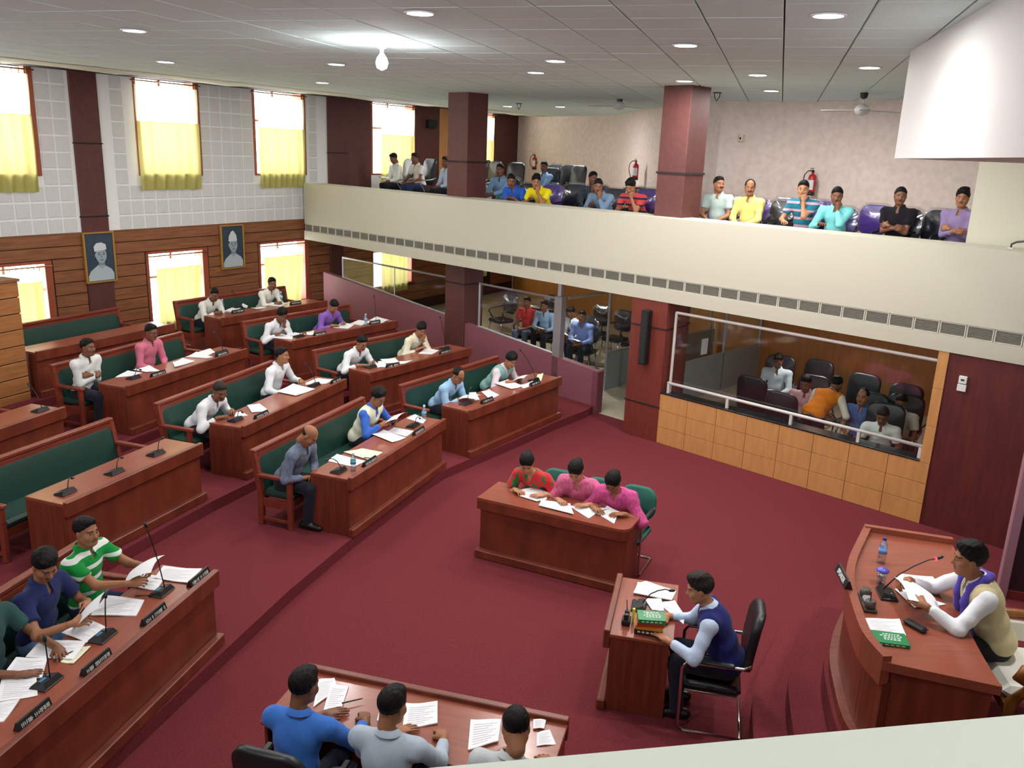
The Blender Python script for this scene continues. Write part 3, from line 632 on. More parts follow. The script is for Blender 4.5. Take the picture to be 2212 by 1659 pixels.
# ------------------------------------------------------------------ figures: smooth implicit bodies meshed by surface nets
_CN = np.array([(i, j, k) for k in (0, 1) for j in (0, 1) for i in (0, 1)])
_ED = [(a, b) for a in range(8) for b in range(a+1, 8) if np.abs(_CN[a]-_CN[b]).sum() == 1]
def nets(f, org, h):
    ins = f < 0; nx, ny, nz = f.shape
    c = np.zeros((nx-1, ny-1, nz-1), np.int8)
    for o in _CN: c += ins[o[0]:nx-1+o[0], o[1]:ny-1+o[1], o[2]:nz-1+o[2]]
    I = np.argwhere((c > 0) & (c < 8)); n = len(I)
    if n == 0: return np.zeros((0, 3)), np.zeros((0, 4), int)
    val = np.stack([f[I[:, 0]+o[0], I[:, 1]+o[1], I[:, 2]+o[2]] for o in _CN], 1)
    acc = np.zeros((n, 3)); cnt = np.zeros(n)
    for a, b in _ED:
        va, vb = val[:, a], val[:, b]; m = (va < 0) != (vb < 0); t = np.where(m, va/np.where(m, va-vb, 1), 0)
        acc += (m[:, None])*(_CN[a]+t[:, None]*(_CN[b]-_CN[a])); cnt += m
    V = org+h*(I+acc/cnt[:, None])
    idx = -np.ones(c.shape, np.int64); idx[I[:, 0], I[:, 1], I[:, 2]] = np.arange(n); Q = []
    for ax in range(3):
        u, v = (ax+1) % 3, (ax+2) % 3; s0 = [slice(None)]*3; s1 = [slice(None)]*3; s0[ax] = slice(0, -1); s1[ax] = slice(1, None)
        a, b = ins[tuple(s0)], ins[tuple(s1)]; E = np.argwhere(a != b); fl = a[E[:, 0], E[:, 1], E[:, 2]]
        ok = (E[:, u] > 0) & (E[:, v] > 0) & (E[:, u] < f.shape[u]-1) & (E[:, v] < f.shape[v]-1); E = E[ok]; fl = fl[ok]
        eu = np.zeros(3, int); eu[u] = 1; ev = np.zeros(3, int); ev[v] = 1
        q = np.stack([idx[tuple((E-eu-ev).T)], idx[tuple((E-ev).T)], idx[tuple(E.T)], idx[tuple((E-eu).T)]], 1)
        q[~fl] = q[~fl][:, ::-1]; Q.append(q)
    return V, np.concatenate(Q)
def A3(p): return np.array(p, float)
class SDF:
    def __init__(s): s.p = []
    def cap(s, a, b, ra, rb=None, k=.03, flat=False): s.p.append(('c', A3(a), A3(b), ra, ra if rb is None else rb, k, flat)); return s
    def ell(s, c, r, k=.03, Rm=None): s.p.append(('e', A3(c), A3(r), np.eye(3) if Rm is None else Rm, k)); return s
    def subell(s, c, r, k=.01, Rm=None): s.p.append(('se', A3(c), A3(r), np.eye(3) if Rm is None else Rm, k)); return s
    def subcap(s, a, b, r, k=.01): s.p.append(('sc', A3(a), A3(b), r, r, k, False)); return s
    def cut(s, p, n): s.p.append(('cut', A3(p), A3(n))); return s       # keeps the side n points away from
    def mesh(s, h, wrinkle=0, seed=0):
        lo = np.full(3, 9e9); hi = -lo
        for q in s.p:
            if q[0] == 'c': r = max(q[3], q[4]); lo = np.minimum(lo, np.minimum(q[1], q[2])-r); hi = np.maximum(hi, np.maximum(q[1], q[2])+r)
            elif q[0] == 'e': e = np.abs(q[3]) @ q[2]; lo = np.minimum(lo, q[1]-e); hi = np.maximum(hi, q[1]+e)
        lo -= 2.5*h; n = np.ceil((hi+2.5*h-lo)/h).astype(int)+1
        ax = [lo[i]+h*np.arange(n[i]) for i in range(3)]; f = np.full(n, .5)
        for q in s.p:
            if q[0] == 'cut':
                d = (ax[0][:, None, None]-q[1][0])*q[2][0]+(ax[1][None, :, None]-q[1][1])*q[2][1]+(ax[2][None, None, :]-q[1][2])*q[2][2]
                f = np.maximum(f, d); continue
            if q[0] in ('c', 'sc'):
                k = q[5]; r = max(q[3], q[4])+k+1.5*h; a0 = np.minimum(q[1], q[2])-r; a1 = np.maximum(q[1], q[2])+r
            else: k = q[4]; e = np.abs(q[3]) @ q[2]+k+1.5*h; a0 = q[1]-e; a1 = q[1]+e
            i0 = np.maximum(0, ((a0-lo)/h).astype(int)); i1 = np.minimum(n, ((a1-lo)/h).astype(int)+2)
            if (i1 <= i0).any(): continue
            sl = tuple(slice(a, b) for a, b in zip(i0, i1))
            X = ax[0][sl[0]][:, None, None]; Y = ax[1][sl[1]][None, :, None]; Z = ax[2][sl[2]][None, None, :]
            if q[0] in ('c', 'sc'):
                a, b = q[1], q[2]; ba = b-a; L2 = max(ba @ ba, 1e-9)
                t = ((X-a[0])*ba[0]+(Y-a[1])*ba[1]+(Z-a[2])*ba[2])/L2; tc = np.clip(t, 0, 1)
                d = np.sqrt((X-a[0]-tc*ba[0])**2+(Y-a[1]-tc*ba[1])**2+(Z-a[2]-tc*ba[2])**2)-(q[3]+(q[4]-q[3])*tc)
                if q[6]: d = np.maximum(d, (t-1)*math.sqrt(L2))
            else:
                x, y, z = X-q[1][0], Y-q[1][1], Z-q[1][2]; m = q[3]; r = q[2]
                u = [(m[0, i]*x+m[1, i]*y+m[2, i]*z) for i in range(3)]
                k0 = np.sqrt((u[0]/r[0])**2+(u[1]/r[1])**2+(u[2]/r[2])**2); k1 = np.sqrt((u[0]/r[0]**2)**2+(u[1]/r[1]**2)**2+(u[2]/r[2]**2)**2)
                d = k0*(k0-1)/np.maximum(k1, 1e-6)
            g = f[sl]
            if q[0][0] == 's': hh = np.maximum(k-np.abs(g+d), 0)/k; f[sl] = np.maximum(g, -d)+hh*hh*k*.25
            else: hh = np.maximum(k-np.abs(g-d), 0)/k; f[sl] = np.minimum(g, d)-hh*hh*k*.25
        if wrinkle:
            X, Y, Z = ax[0][:, None, None], ax[1][None, :, None], ax[2][None, None, :]
            f = f+wrinkle*((np.sin(31*X+17*Z+seed)*np.sin(27*Z-19*Y+2*seed) if seed != 3 else np.sin(190*X+70*Z)*np.sin(120*Y-40*X+2))+.6*np.sin(55*Z+23*X-31*Y+seed)*np.sin(13*X+seed))
        return nets(f, lo, h)
def np_mesh(name, V, Q, mats, mi=None, smooth=True):
    me = bpy.data.meshes.new(name); n, m = len(V), len(Q)
    me.vertices.add(n); me.vertices.foreach_set('co', np.asarray(V, np.float32).ravel())
    me.loops.add(m*4); me.loops.foreach_set('vertex_index', np.asarray(Q, np.int32).ravel())
    me.polygons.add(m); me.polygons.foreach_set('loop_start', np.arange(m, dtype=np.int32)*4)
    try: me.polygons.foreach_set('loop_total', np.full(m, 4, np.int32))
    except Exception: pass
    for x in mats: me.materials.append(x)
    if mi is not None: me.polygons.foreach_set('material_index', np.asarray(mi, np.int32))
    me.polygons.foreach_set('use_smooth', np.ones(m, bool)); me.update(calc_edges=True); return me

# head: face +y, origin between the ears
def head_template(h, woman=False, fat=0):
    s = SDF(); j = .92 if woman else 1
    s.ell((0, -.014, .035), (.073, .092, .082), .03).ell((0, .022, -.035), (.058*j+fat, .066, .078), .03).ell((0, .058, -.088), (.028*j+fat, .026, .022), .03)
    for e in (-1, 1):
        s.ell((.040*e, .052, -.028), (.026, .026, .026), .025).cap((.048*e, -.005, -.05), (.022*e, .05, -.088), .022, .02, .03)
    s.cap((-.030, .072, .022), (.030, .072, .022), .013, k=.02)
    for e in (-1, 1): s.subell((.031*e, .093, .003), (.017, .016, .011), .012)
    for e in (-1, 1): s.ell((.031*e, .071, .002), (.012, .011, .010), .003)
    s.cap((0, .082, .008), (0, .100, -.026), .008, .0125, .012).ell((0, .094, -.030), (.018, .012, .010), .008)
    s.cap((-.018, .082, -.052), (.018, .082, -.052), .0065, k=.008).cap((-.015, .080, -.063), (.015, .080, -.063), .0065, k=.008)
    for e in (-1, 1): s.ell((.074*e, -.008, -.004), (.009, .021, .031), .008)
    s.cap((0, -.022, -.05), (0, -.032, -.115), .054 if not woman else .047, .050 if not woman else .045, .03)
    V, Q = s.mesh(h); c = V[Q].mean(1); mi = np.zeros(len(Q), int)
    x, y, z = np.abs(c[:, 0]), c[:, 1], c[:, 2]
    brow = (np.abs(z-(.030-.10*(x-.014))) < .0042) & (x > .012) & (x < .052) & (y > .05); mi[brow] = 1
    lips = (y > .078) & (x < .024) & (z > -.071) & (z < -.046); mi[lips] = 2
    eye = (y > .062) & (((x-.031)/.014)**2+((z-.001)/.0062)**2 < 1); mi[eye] = 3; mi[eye & (((x-.031)/.0075)**2+((z-.001)/.008)**2 < 1)] = 1
    return V, Q, mi
def must(t):
    V, Q, mi = t; c = V[Q].mean(1); x, y, z = np.abs(c[:, 0]), c[:, 1], c[:, 2]; mi = mi.copy()
    mi[(y > .07) & (x < .030) & (z > -.049) & (z < -.037)] = 1; return V, Q, mi
HEAD = {False: head_template(.0062), True: head_template(.0062, True)}; HEADF = {False: head_template(.0085), True: head_template(.0085, True)}
def hair_template(kind, h):
    s = SDF()
    if kind == 'short':
        s.ell((0, -.019, .038), (.0795, .0995, .090), .02); s.ell((0, .03, .100), (.05, .04, .022), .03); s.cut((0, 0, .012), (0, .66, -.75)); s.subell((0, .090, -.005), (.060, .050, .078), .012); s.subell((.0, -.10, -.11), (.09, .06, .06), .01)
    elif kind == 'thick':
        s.ell((0, -.020, .042), (.084, .104, .096), .02); s.ell((.012, .035, .104), (.055, .045, .026), .03); s.ell((-.02, -.01, .122), (.05, .06, .018), .04); s.cut((0, 0, .0), (0, .62, -.78)); s.subell((0, .092, -.005), (.062, .050, .080), .012); s.subell((.0, -.10, -.12), (.09, .06, .06), .01)
    elif kind == 'bald':
        s.ell((0, -.014, .035), (.0752, .0945, .083), .02); s.cut((0, 0, .004), (0, .62, -.78)); s.cut((0, 0, .026), (0, .2, .98)); s.cut((0, -.012, 0), (0, 1, 0))
    elif kind == 'receding':
        s.ell((0, -.020, .038), (.079, .098, .088), .02); s.cut((0, 0, .010), (0, .64, -.77)); s.cut((0, .042, .04), (0, .93, .36)); s.subell((0, .10, .01), (.062, .055, .08), .012)
    elif kind == 'tail':
        s.ell((0, -.016, .040), (.082, .103, .092), .02); s.cut((0, 0, -.004), (0, .50, -.86)); s.subell((0, .085, -.02), (.060, .052, .085), .01)
        s.cap((0, -.09, .0), (0, -.15, -.02), .03, .035, .03); s.cap((0, -.15, -.02), (-.02, -.17, -.14), .032, .02, .03); s.cap((-.02, -.17, -.14), (-.03, -.16, -.26), .02, .01, .02)
    else:   # bun
        s.ell((0, -.016, .042), (.084, .104, .094), .02); s.cut((0, 0, -.010), (0, .48, -.88)); s.subell((0, .083, -.02), (.060, .052, .085), .01); s.ell((0, -.115, .01), (.045, .04, .045), .02)
    return s.mesh(h, .0026, 3)
HAIR = {k: hair_template(k, .0075) for k in ('short', 'thick', 'bald', 'receding', 'tail', 'bun')}
# right hand: wrist at the origin, fingers +y, palm -z, thumb -x
def hand_template(curl, h, spread=.0):
    s = SDF(); s.cap((0, -.02, 0), (0, .015, 0), .025, .027, .02); s.ell((.0, .05, 0), (.041, .048, .0155), .015)
    def finger(x, y, L, r, c, ang=0, z=0):
        p = np.array((x, y, z)); a = 0
        for i, f in enumerate((.45, .32, .23)):
            a += c*(.9, 1.1, .8)[i]; d = np.array((math.sin(ang)*math.cos(a), math.cos(ang)*math.cos(a), -math.sin(a))); q = p+d*L*f
            s.cap(p, q, r*(1-.1*i), r*(1-.1*(i+1)), .004); p = q
    finger(-.030, .085, .075, .0092, curl*.8, -.10-spread); finger(-.010, .093, .083, .0095, curl, -.02); finger(.011, .090, .077, .0092, curl*1.05, .05+spread*.6); finger(.030, .080, .060, .0082, curl*1.1, .14+spread)
    p0, p1 = np.array((-.022, .022, -.006)), np.array((-.052, .055, -.016)); s.cap(p0, p1, .015, .0115, .01); s.cap(p1, p1+np.array((-.004+.02*curl, .036, -.010-.01*curl)), .0105, .0085, .004)
    return s.mesh(h)
HAND = {k: hand_template(c, .0058, sp) for k, c, sp in (('flat', .12, .03), ('relaxed', .38, .02), ('pen', .62, 0), ('fist', 1.15, 0))}
SKIN = [(M('skin_light', (186, 132, 100), .5, spec=.3), M('lip_light', (150, 84, 74), .5)), (M('skin_medium', (160, 108, 78), .5, spec=.3), M('lip_medium', (118, 66, 58), .5)), (M('skin_dark', (126, 82, 60), .45, spec=.35), M('lip_dark', (84, 46, 42), .5))]
hair_m = M('black_hair', (14, 12, 12), .55, spec=.22, bump=.5, scale=140, stretch=(1, .3, .3)); hair_g = M('grey_black_hair', (60, 53, 50), .6, spec=.2, bump=.4, scale=140, rgb2=(22, 19, 18)); eye_w = M('eye_white', (168, 156, 148), .35); dark_f = M('brow_and_iris', (24, 17, 15), .5)
shoe_m = M('black_shoe', (22, 20, 20), .35)
_sv, _sq = SDF().cap((0, -.07, .045), (0, .02, .055), .045, .045, .03).cap((0, .02, .045), (0, .15, .032), .044, .034, .03).cut((0, 0, .004), (0, 0, -1)).mesh(.013)
SHOE = np_mesh('shoe', _sv, _sq, [shoe_m])
FAB = {}
def fabric(rgb, kind='plain', rgb2=None):
    key = (rgb, kind, rgb2)
    if key in FAB: return FAB[key]
    nm = 'cloth_%d' % len(FAB)
    m = M(nm, rgb, .85, bump=.45, scale=13 if kind != 'mottle' else 40, stretch=(1, 1, .55), sheen=.1, spec=.12, **({'rgb2': rgb2} if kind in ('mottle', 'print') else {}))
    if kind == 'print':
        for nd in m.node_tree.nodes:
            if nd.type == 'MAP_RANGE': nd.inputs[1].default_value = .54; nd.inputs[2].default_value = .57
    FAB[key] = m
    nt = m.node_tree; b = nt.nodes['Principled BSDF']
    if kind in ('hstripe', 'print'):
        tc = nt.nodes.new('ShaderNodeTexCoord'); sp = nt.nodes.new('ShaderNodeSeparateXYZ'); nt.links.new(tc.outputs['Object'], sp.inputs[0])
        mt = nt.nodes.new('ShaderNodeMath'); mt.operation = 'FRACT'; sc_ = nt.nodes.new('ShaderNodeMath'); sc_.operation = 'MULTIPLY'; sc_.inputs[1].default_value = 9.0 if kind == 'hstripe' else 0
        gt = nt.nodes.new('ShaderNodeMath'); gt.operation = 'GREATER_THAN'; gt.inputs[1].default_value = .70
        if kind == 'hstripe':
            nt.links.new(sp.outputs[2], sc_.inputs[0]); nt.links.new(sc_.outputs[0], mt.inputs[0]); nt.links.new(mt.outputs[0], gt.inputs[0])
            mx = nt.nodes.new('ShaderNodeMix'); mx.data_type = 'RGBA'; mx.inputs[6].default_value = lin(rgb); mx.inputs[7].default_value = lin(rgb2)
            nt.links.new(gt.outputs[0], mx.inputs[0]); nt.links.new(mx.outputs[2], b.inputs['Base Color'])
    return m
def unit(v): v = A3(v); return v/max(np.linalg.norm(v), 1e-9)
def ik(sh, wr, la, lb, pole):
    d = wr-sh; L = np.linalg.norm(d); Lm = (la+lb)*.995
    if L > Lm: d = d*(Lm/L); wr = sh+d; L = Lm
    if L < abs(la-lb)+.02: L = abs(la-lb)+.02
    u = d/np.linalg.norm(d); x = (la*la-lb*lb+L*L)/(2*L); hgt = math.sqrt(max(la*la-x*x, 0)); p = A3(pole); p = p-u*(p @ u); p = p/max(np.linalg.norm(p), 1e-6)
    return sh+u*x+p*hgt, wr
def rotm(yaw, pitch, roll=0):
    cy, sy, cp, sp, cr, sr = math.cos(yaw), math.sin(yaw), math.cos(pitch), math.sin(pitch), math.cos(roll), math.sin(roll)
    Rz = A3([[cy, -sy, 0], [sy, cy, 0], [0, 0, 1]]); Rx = A3([[1, 0, 0], [0, cp, -sp], [0, sp, cp]]); Ry = A3([[cr, 0, sr], [0, 1, 0], [-sr, 0, cr]])
    return Rz @ Rx @ Ry
POSE = {  # wrists relative to (0, 0, floor): (x, y, dz over table or hip), frame, hand shape, palm normal hint
 'desk': ((.17, .47, 'T'), (-.17, .47, 'T'), 'relaxed', 'relaxed'), 'write': ((.14, .46, 'T'), (-.20, .42, 'T'), 'pen', 'flat'), 'read': ((.17, .44, 'R'), (-.17, .44, 'R'), 'pen', 'pen'),
 'crossed': ((-.045, .245, 'C'), (.045, .215, 'D'), 'relaxed', 'relaxed'), 'lap': ((.07, .31, 'L'), (-.07, .33, 'L'), 'relaxed', 'relaxed'), 'knees': ((.15, .40, 'L'), (-.15, .40, 'L'), 'relaxed', 'relaxed'),
 'chin': ((.13, .40, 'T'), (-.05, .30, 'H'), 'relaxed', 'fist'), 'rail': ((.02, .42, 'T'), (-.10, .44, 'T'), 'relaxed', 'relaxed'), 'clasp': ((.05, .47, 'T'), (-.05, .47, 'T'), 'fist', 'fist')}
PEOPLE = []
def person(label, pos, yaw, lean, seat, shirt, pose='desk', pants=(34, 36, 48), hair='short', tone=1, sleeve='long', head=(0, None), near=False, tuck=False, vest=None, scarf=None, table=.684,
           moustache=False, glasses=False, woman=False, twist=0, side=0, wr=None, wl=None, collar=True, stand=False, fabkind='plain', rgb2=None, drape=None, grey=False, fat=0, group=None, poles=None, scale=1.0, hipshift=0):
    L = R(lean); seed = len(PEOPLE)*1.7; hip = A3((0, 0, seat+.09)) if not stand else A3((0, 0, .86))
    sd = unit((math.sin(R(side)), math.sin(L), math.cos(L))); nk = unit((math.sin(R(side))*.7, math.sin(.7*L+.15), math.cos(.7*L+.15)))
    c7 = hip+.48*sd; hc = c7+.165*nk+A3((0, .02, 0)); hp = head[1] if head[1] is not None else .55*lean
    HM = rotm(R(head[0]), -R(hp), R(head[2]) if len(head) > 2 else 0)
    tw = R(twist); xd = A3((math.cos(tw), math.sin(tw), 0)); fwd = A3((-math.sin(tw)*math.cos(L), math.cos(tw)*math.cos(L), -math.sin(L))); Rt = np.stack([xd, np.cross(sd, xd), sd], 1)
    sw = .165 if woman else .182
    SH = {1: c7-.055*sd+xd*sw+fwd*.015, -1: c7-.055*sd-xd*sw+fwd*.015}
    pz = {'T': table+.035, 'R': table+.12, 'C': hip[2]+.22, 'D': hip[2]+.25, 'L': seat+.175, 'H': 0}
    P4 = POSE[pose]; W = {}
    for s_, spec, over in ((1, P4[0], wr), (-1, P4[1], wl)):
        spec = over or spec
        if spec[2] == 'H': W[s_] = hc+HM @ A3((.03*s_, .10, -.155))
        else: W[s_] = A3((spec[0], spec[1], pz[spec[2]] if isinstance(spec[2], str) else spec[2]))
    EL = {}
    for s_ in (1, -1):
        pole = (poles or {}).get(s_) or ((.7*s_, -.35, -.8) if pose not in ('chin',) or s_ == 1 else (.25*s_, .5, -1))
        EL[s_], W[s_] = ik(SH[s_], W[s_], .275, .245, pole)
    if stand: KN = {s_: A3((.10*s_, .03, .45)) for s_ in (1, -1)}; AN = {s_: A3((.10*s_, -.02, .085)) for s_ in (1, -1)}; HJ = {s_: hip+A3((.085*s_, 0, -.02)) for s_ in (1, -1)}
    else:
        HJ = {s_: hip+A3((.085*s_, .0, -.02)) for s_ in (1, -1)}; KN = {s_: A3((.12*s_, .40, seat+.075)) for s_ in (1, -1)}; AN = {s_: A3((.12*s_, .36, .085)) for s_ in (1, -1)}
    rng = random.Random(len(PEOPLE)); hb = .017 if near else .021; hcl = .0165 if near else .021
    b = SDF().ell(hip+A3((0, 0, .0)), (.150, .105, .10), .03).ell(hip+.17*sd, (.128+fat, .095+fat, .14), .03, Rt).ell(hip+.335*sd, (.142, .098, .155), .03, Rt).cap(SH[1], SH[-1], .052)
    b.cap(c7-.03*sd, hc+HM @ A3((0, -.028, -.085)), .056 if not woman else .05, .050 if not woman else .046, .025)
    for s_ in (1, -1):
        b.cap(SH[s_], EL[s_], .044, .037).cap(EL[s_], W[s_], .038, .0255, .02); b.cap(HJ[s_], KN[s_], .078, .054).cap(KN[s_], AN[s_], .05, .036)
    V, Q = b.mesh(hb); parts = [(V, Q, np.zeros(len(Q), int))]
    hv, hq, hm = (HEAD if near else HEADF)[woman]
    if moustache: hv, hq, hm = must((hv, hq, hm))
    parts.append((hv @ HM.T+hc, hq, hm))
    for s_, hk in ((1, P4[2]), (-1, P4[3])):
        tv, tq = HAND[hk]; dirv = unit(W[s_]-EL[s_]); up = A3((0, 0, 1))
        if pose in ('desk', 'write', 'rail', 'clasp', 'lap', 'knees', 'read') and abs(dirv[2]) < .8: dirv = unit(dirv*A3((1, 1, .25))+A3((-.35*s_, 0, 0)))
        if P4[s_ == -1 and 1 or 0][2] == 'H': dirv = unit(hc+HM @ A3((.03*s_, .09, -.03))-W[s_]); up = unit(HM @ A3((.3*s_, 1, .1)))
        if pose == 'read': up = unit((.8*s_, 0, .6))
        if pose == 'crossed': dirv = unit((-1*s_, -.45, .12)); up = A3((0, 1, .3))
        z = unit(up-dirv*(up @ dirv)); x = np.cross(dirv, z); Hm = np.stack([x, dirv, z], 1); tv2 = tv.copy()
        if s_ == -1: tv2[:, 0] *= -1; tq = tq[:, ::-1]
        parts.append((tv2 @ Hm.T+W[s_], tq, np.zeros(len(tq), int)))
    o = 0; VV, QQ, MI = [], [], []
    for v, q, m in parts: VV.append(v); QQ.append(q+o); MI.append(m); o += len(v)
    root = thing('person', label, 'person', pos, R(yaw), group); root.scale = (scale,)*3
    sk = SKIN[tone]
    obj('body', np_mesh('body', np.concatenate(VV), np.concatenate(QQ), [sk[0], dark_f, sk[1], eye_w], np.concatenate(MI)), root)
    tv, tq = HAIR[hair]; obj('hair', np_mesh('hair', tv @ HM.T+hc, tq, [hair_g if grey or hair == 'bald' else hair_m]), root)
    # shirt
    g = .0
    s = SDF().ell(hip+A3((0, 0, .03)), (.168+fat*.6, .122+fat*.6, .12), .03).ell(hip+.17*sd, (.150+fat, .115+fat, .15), .03, Rt).ell(hip+.34*sd, (.160, .115, .160), .03, Rt).cap(SH[1], SH[-1], .064, k=.035)
    s.cap(c7-.02*sd, SH[1]-.01*sd, .048, .052).cap(c7-.02*sd, SH[-1]-.01*sd, .048, .052)
    for s_ in (1, -1):
        if sleeve == 'long': s.cap(SH[s_], EL[s_], .062, .050, .03).cap(EL[s_], W[s_]+.04*unit(EL[s_]-W[s_]), .050, .037, .025, True)
        elif sleeve == 'rolled': s.cap(SH[s_], EL[s_], .062, .052, .03).cap(EL[s_], EL[s_]+.35*(W[s_]-EL[s_]), .052, .046, .025, True)
        else: s.cap(SH[s_], SH[s_]+.62*(EL[s_]-SH[s_]), .063, .064, .03, True)
    s.cut(hip+(.01 if tuck else -.075)*sd+A3((0, 0, 0 if tuck else 0)), -sd)
    s.subcap(c7+.012*sd, hc+HM @ A3((0, -.028, -.085)), .053, .012); s.subell(c7-.02*sd+fwd*.080, (.022, .05, .05), .012, Rt)
    V, Q = s.mesh(hcl, .0035, seed); fm = fabric(shirt, fabkind, rgb2)
    so = obj('shirt' if not woman else 'tunic', np_mesh('shirt', V, Q, [fm]), root)
    if collar:
        mb = MB(); n = 18; c0 = c7+.026*sd
        for k in range(n):
            qs = []
            for kk in (k, k+1):
                a = R(90)+R(16)+R(328)*kk/n; dirx, diry = math.cos(a), math.sin(a); e = xd*dirx+fwd*diry*.98; fr = max(0, diry)
                tip = max(0, 1-abs(kk-n*.5)/(n*.5))**0 if False else (1 if kk in (0, 1, n-1, n) else 0)
                pin = c0+e*.059+sd*(.030-.034*fr)+fwd*.010*fr; pout = c0+e*(.082+.014*fr)+sd*(-.006-.050*fr-.022*tip)+fwd*(.020*fr)
                qs += [pin, pout, pin-e*.006-sd*.003, pout-e*.008]
            mb.add(qs, [(0, 1, 5, 4), (2, 6, 7, 3), (0, 4, 6, 2)])
        mb.build('collar', fm, so, smooth=True)
    # trousers
    tr = SDF().ell(hip+A3((0, 0, -.01)), (.162+fat*.5, .120+fat*.5, .11), .03)
    for s_ in (1, -1): tr.cap(HJ[s_], KN[s_], .092, .068, .025).cap(KN[s_], AN[s_]+A3((0, 0, -.01)), .066, .056, .025)
    V, Q = tr.mesh(.023, .003, seed); obj('trousers', np_mesh('trousers', V, Q, [fabric(pants)]), root)
    for s_ in (1, -1): obj('shoe', SHOE, root, tuple(AN[s_]*A3((1, 1, 0))+A3((0, .0, 0))))
    if vest:
        v = SDF().ell(hip+A3((0, 0, .03)), (.186+fat*.6, .140+fat*.6, .13), .03).ell(hip+.17*sd, (.167+fat, .133+fat, .16), .03, Rt).ell(hip+.34*sd, (.178, .133, .172), .03, Rt)
        v.cap(c7-.055*sd+xd*(sw-.03)+fwd*.012, c7-.055*sd-xd*(sw-.03)+fwd*.012, .080, k=.035)
        for s_ in (1, -1): v.cap(c7-.02*sd, SH[s_]-xd*s_*.03-.01*sd, .062, .066)
        v.cut(hip-.09*sd, -sd); v.subcap(c7+.0*sd, hc, .066, .01); v.subell(c7-.02*sd+fwd*.11, (.030, .06, .085), .012, Rt)
        for s_ in (1, -1): v.subcap(SH[s_]+xd*s_*.075-.03*sd, SH[s_]+xd*s_*.25-.14*sd, .078, .01)
        V, Q = v.mesh(hcl, .002, seed+1); vo = obj('waistcoat', np_mesh('waistcoat', V, Q, [fabric(vest)]), root)
        bt = MB()
        for i in range(4): q_ = hip+(.08+.075*i)*sd+fwd*(.135+.01*math.sin(i)); bt.box(q_[0]-.007, q_[0]+.007, q_[1]-.004, q_[1]+.012, q_[2]-.007, q_[2]+.007)
        tag(bt.build('buttons', black, vo), kind='stuff')
    if scarf:
        sc2 = SDF()
        for s_ in (1, -1):
            ch = [c7-.02*sd-fwd*.085+sd*.03, c7+.035*sd+xd*.075*s_-fwd*.03, c7+.0*sd+xd*.085*s_+fwd*.075, hip+.38*sd+xd*.075*s_+fwd*.135, hip+.28*sd+xd*.075*s_+fwd*.150, hip+.10*sd+xd*.075*s_+fwd*.150]
            for p, q_ in zip(ch[:-1], ch[1:]): sc2.cap(p, q_, .026, .027, .02)
        V, Q = sc2.mesh(.012, .002); obj('scarf', np_mesh('scarf', V, Q, [fabric(scarf)]), root)
    if drape:
        dp = SDF().ell(hip+.18*sd, (.190, .140, .18), .05, Rt).ell(hip+.33*sd, (.185, .130, .16), .05, Rt).cap(SH[1], SH[-1], .066, k=.05).cap(c7-.01*sd, SH[1], .055, .06, .05).cap(c7-.01*sd, SH[-1], .055, .06, .05)
        for s_ in (1, -1): dp.cap(SH[s_], EL[s_], .066, .066, .07); dp.cap(EL[s_], EL[s_]+.25*(W[s_]-EL[s_]), .066, .058, .05, True)
        dp.cut(hip+.0*sd, -sd); dp.subcap(c7-.02*sd, hc, .058, .012); dp.subell(c7-.01*sd+fwd*.09, (.03, .05, .06), .015, Rt)
        V, Q = dp.mesh(.015, .006, seed); obj('shawl', np_mesh('shawl', V, Q, [fabric(drape, 'mottle', tuple(int(c*.86) for c in drape))]), root)
    if glasses:
        gl = MB()
        for e in (-1, 1):
            gl.tube([tuple(hc+HM @ A3((.033*e+.021*math.cos(a), .097, .002+.016*math.sin(a)))) for a in [i*math.pi/5 for i in range(11)]], .0022, 5)
            gl.tube([tuple(hc+HM @ A3(p)) for p in ((.054*e, .095, .006), (.074*e, .05, .010), (.079*e, -.01, .008))], .002, 5)
        gl.tube([tuple(hc+HM @ A3(p)) for p in ((-.012, .1, .004), (.012, .1, .004))], .002, 5); gl.build('spectacles', black, root)
    PEOPLE.append(root); root['_w'] = 0; del root['_w']
    Mw = Matrix.Translation(pos) @ Matrix.Rotation(R(yaw), 4, 'Z')
    return {'root': root, 'M': Mw, 'wr': W[1], 'wl': W[-1], 'hip': hip, 'head': hc, 'fwd': fwd}
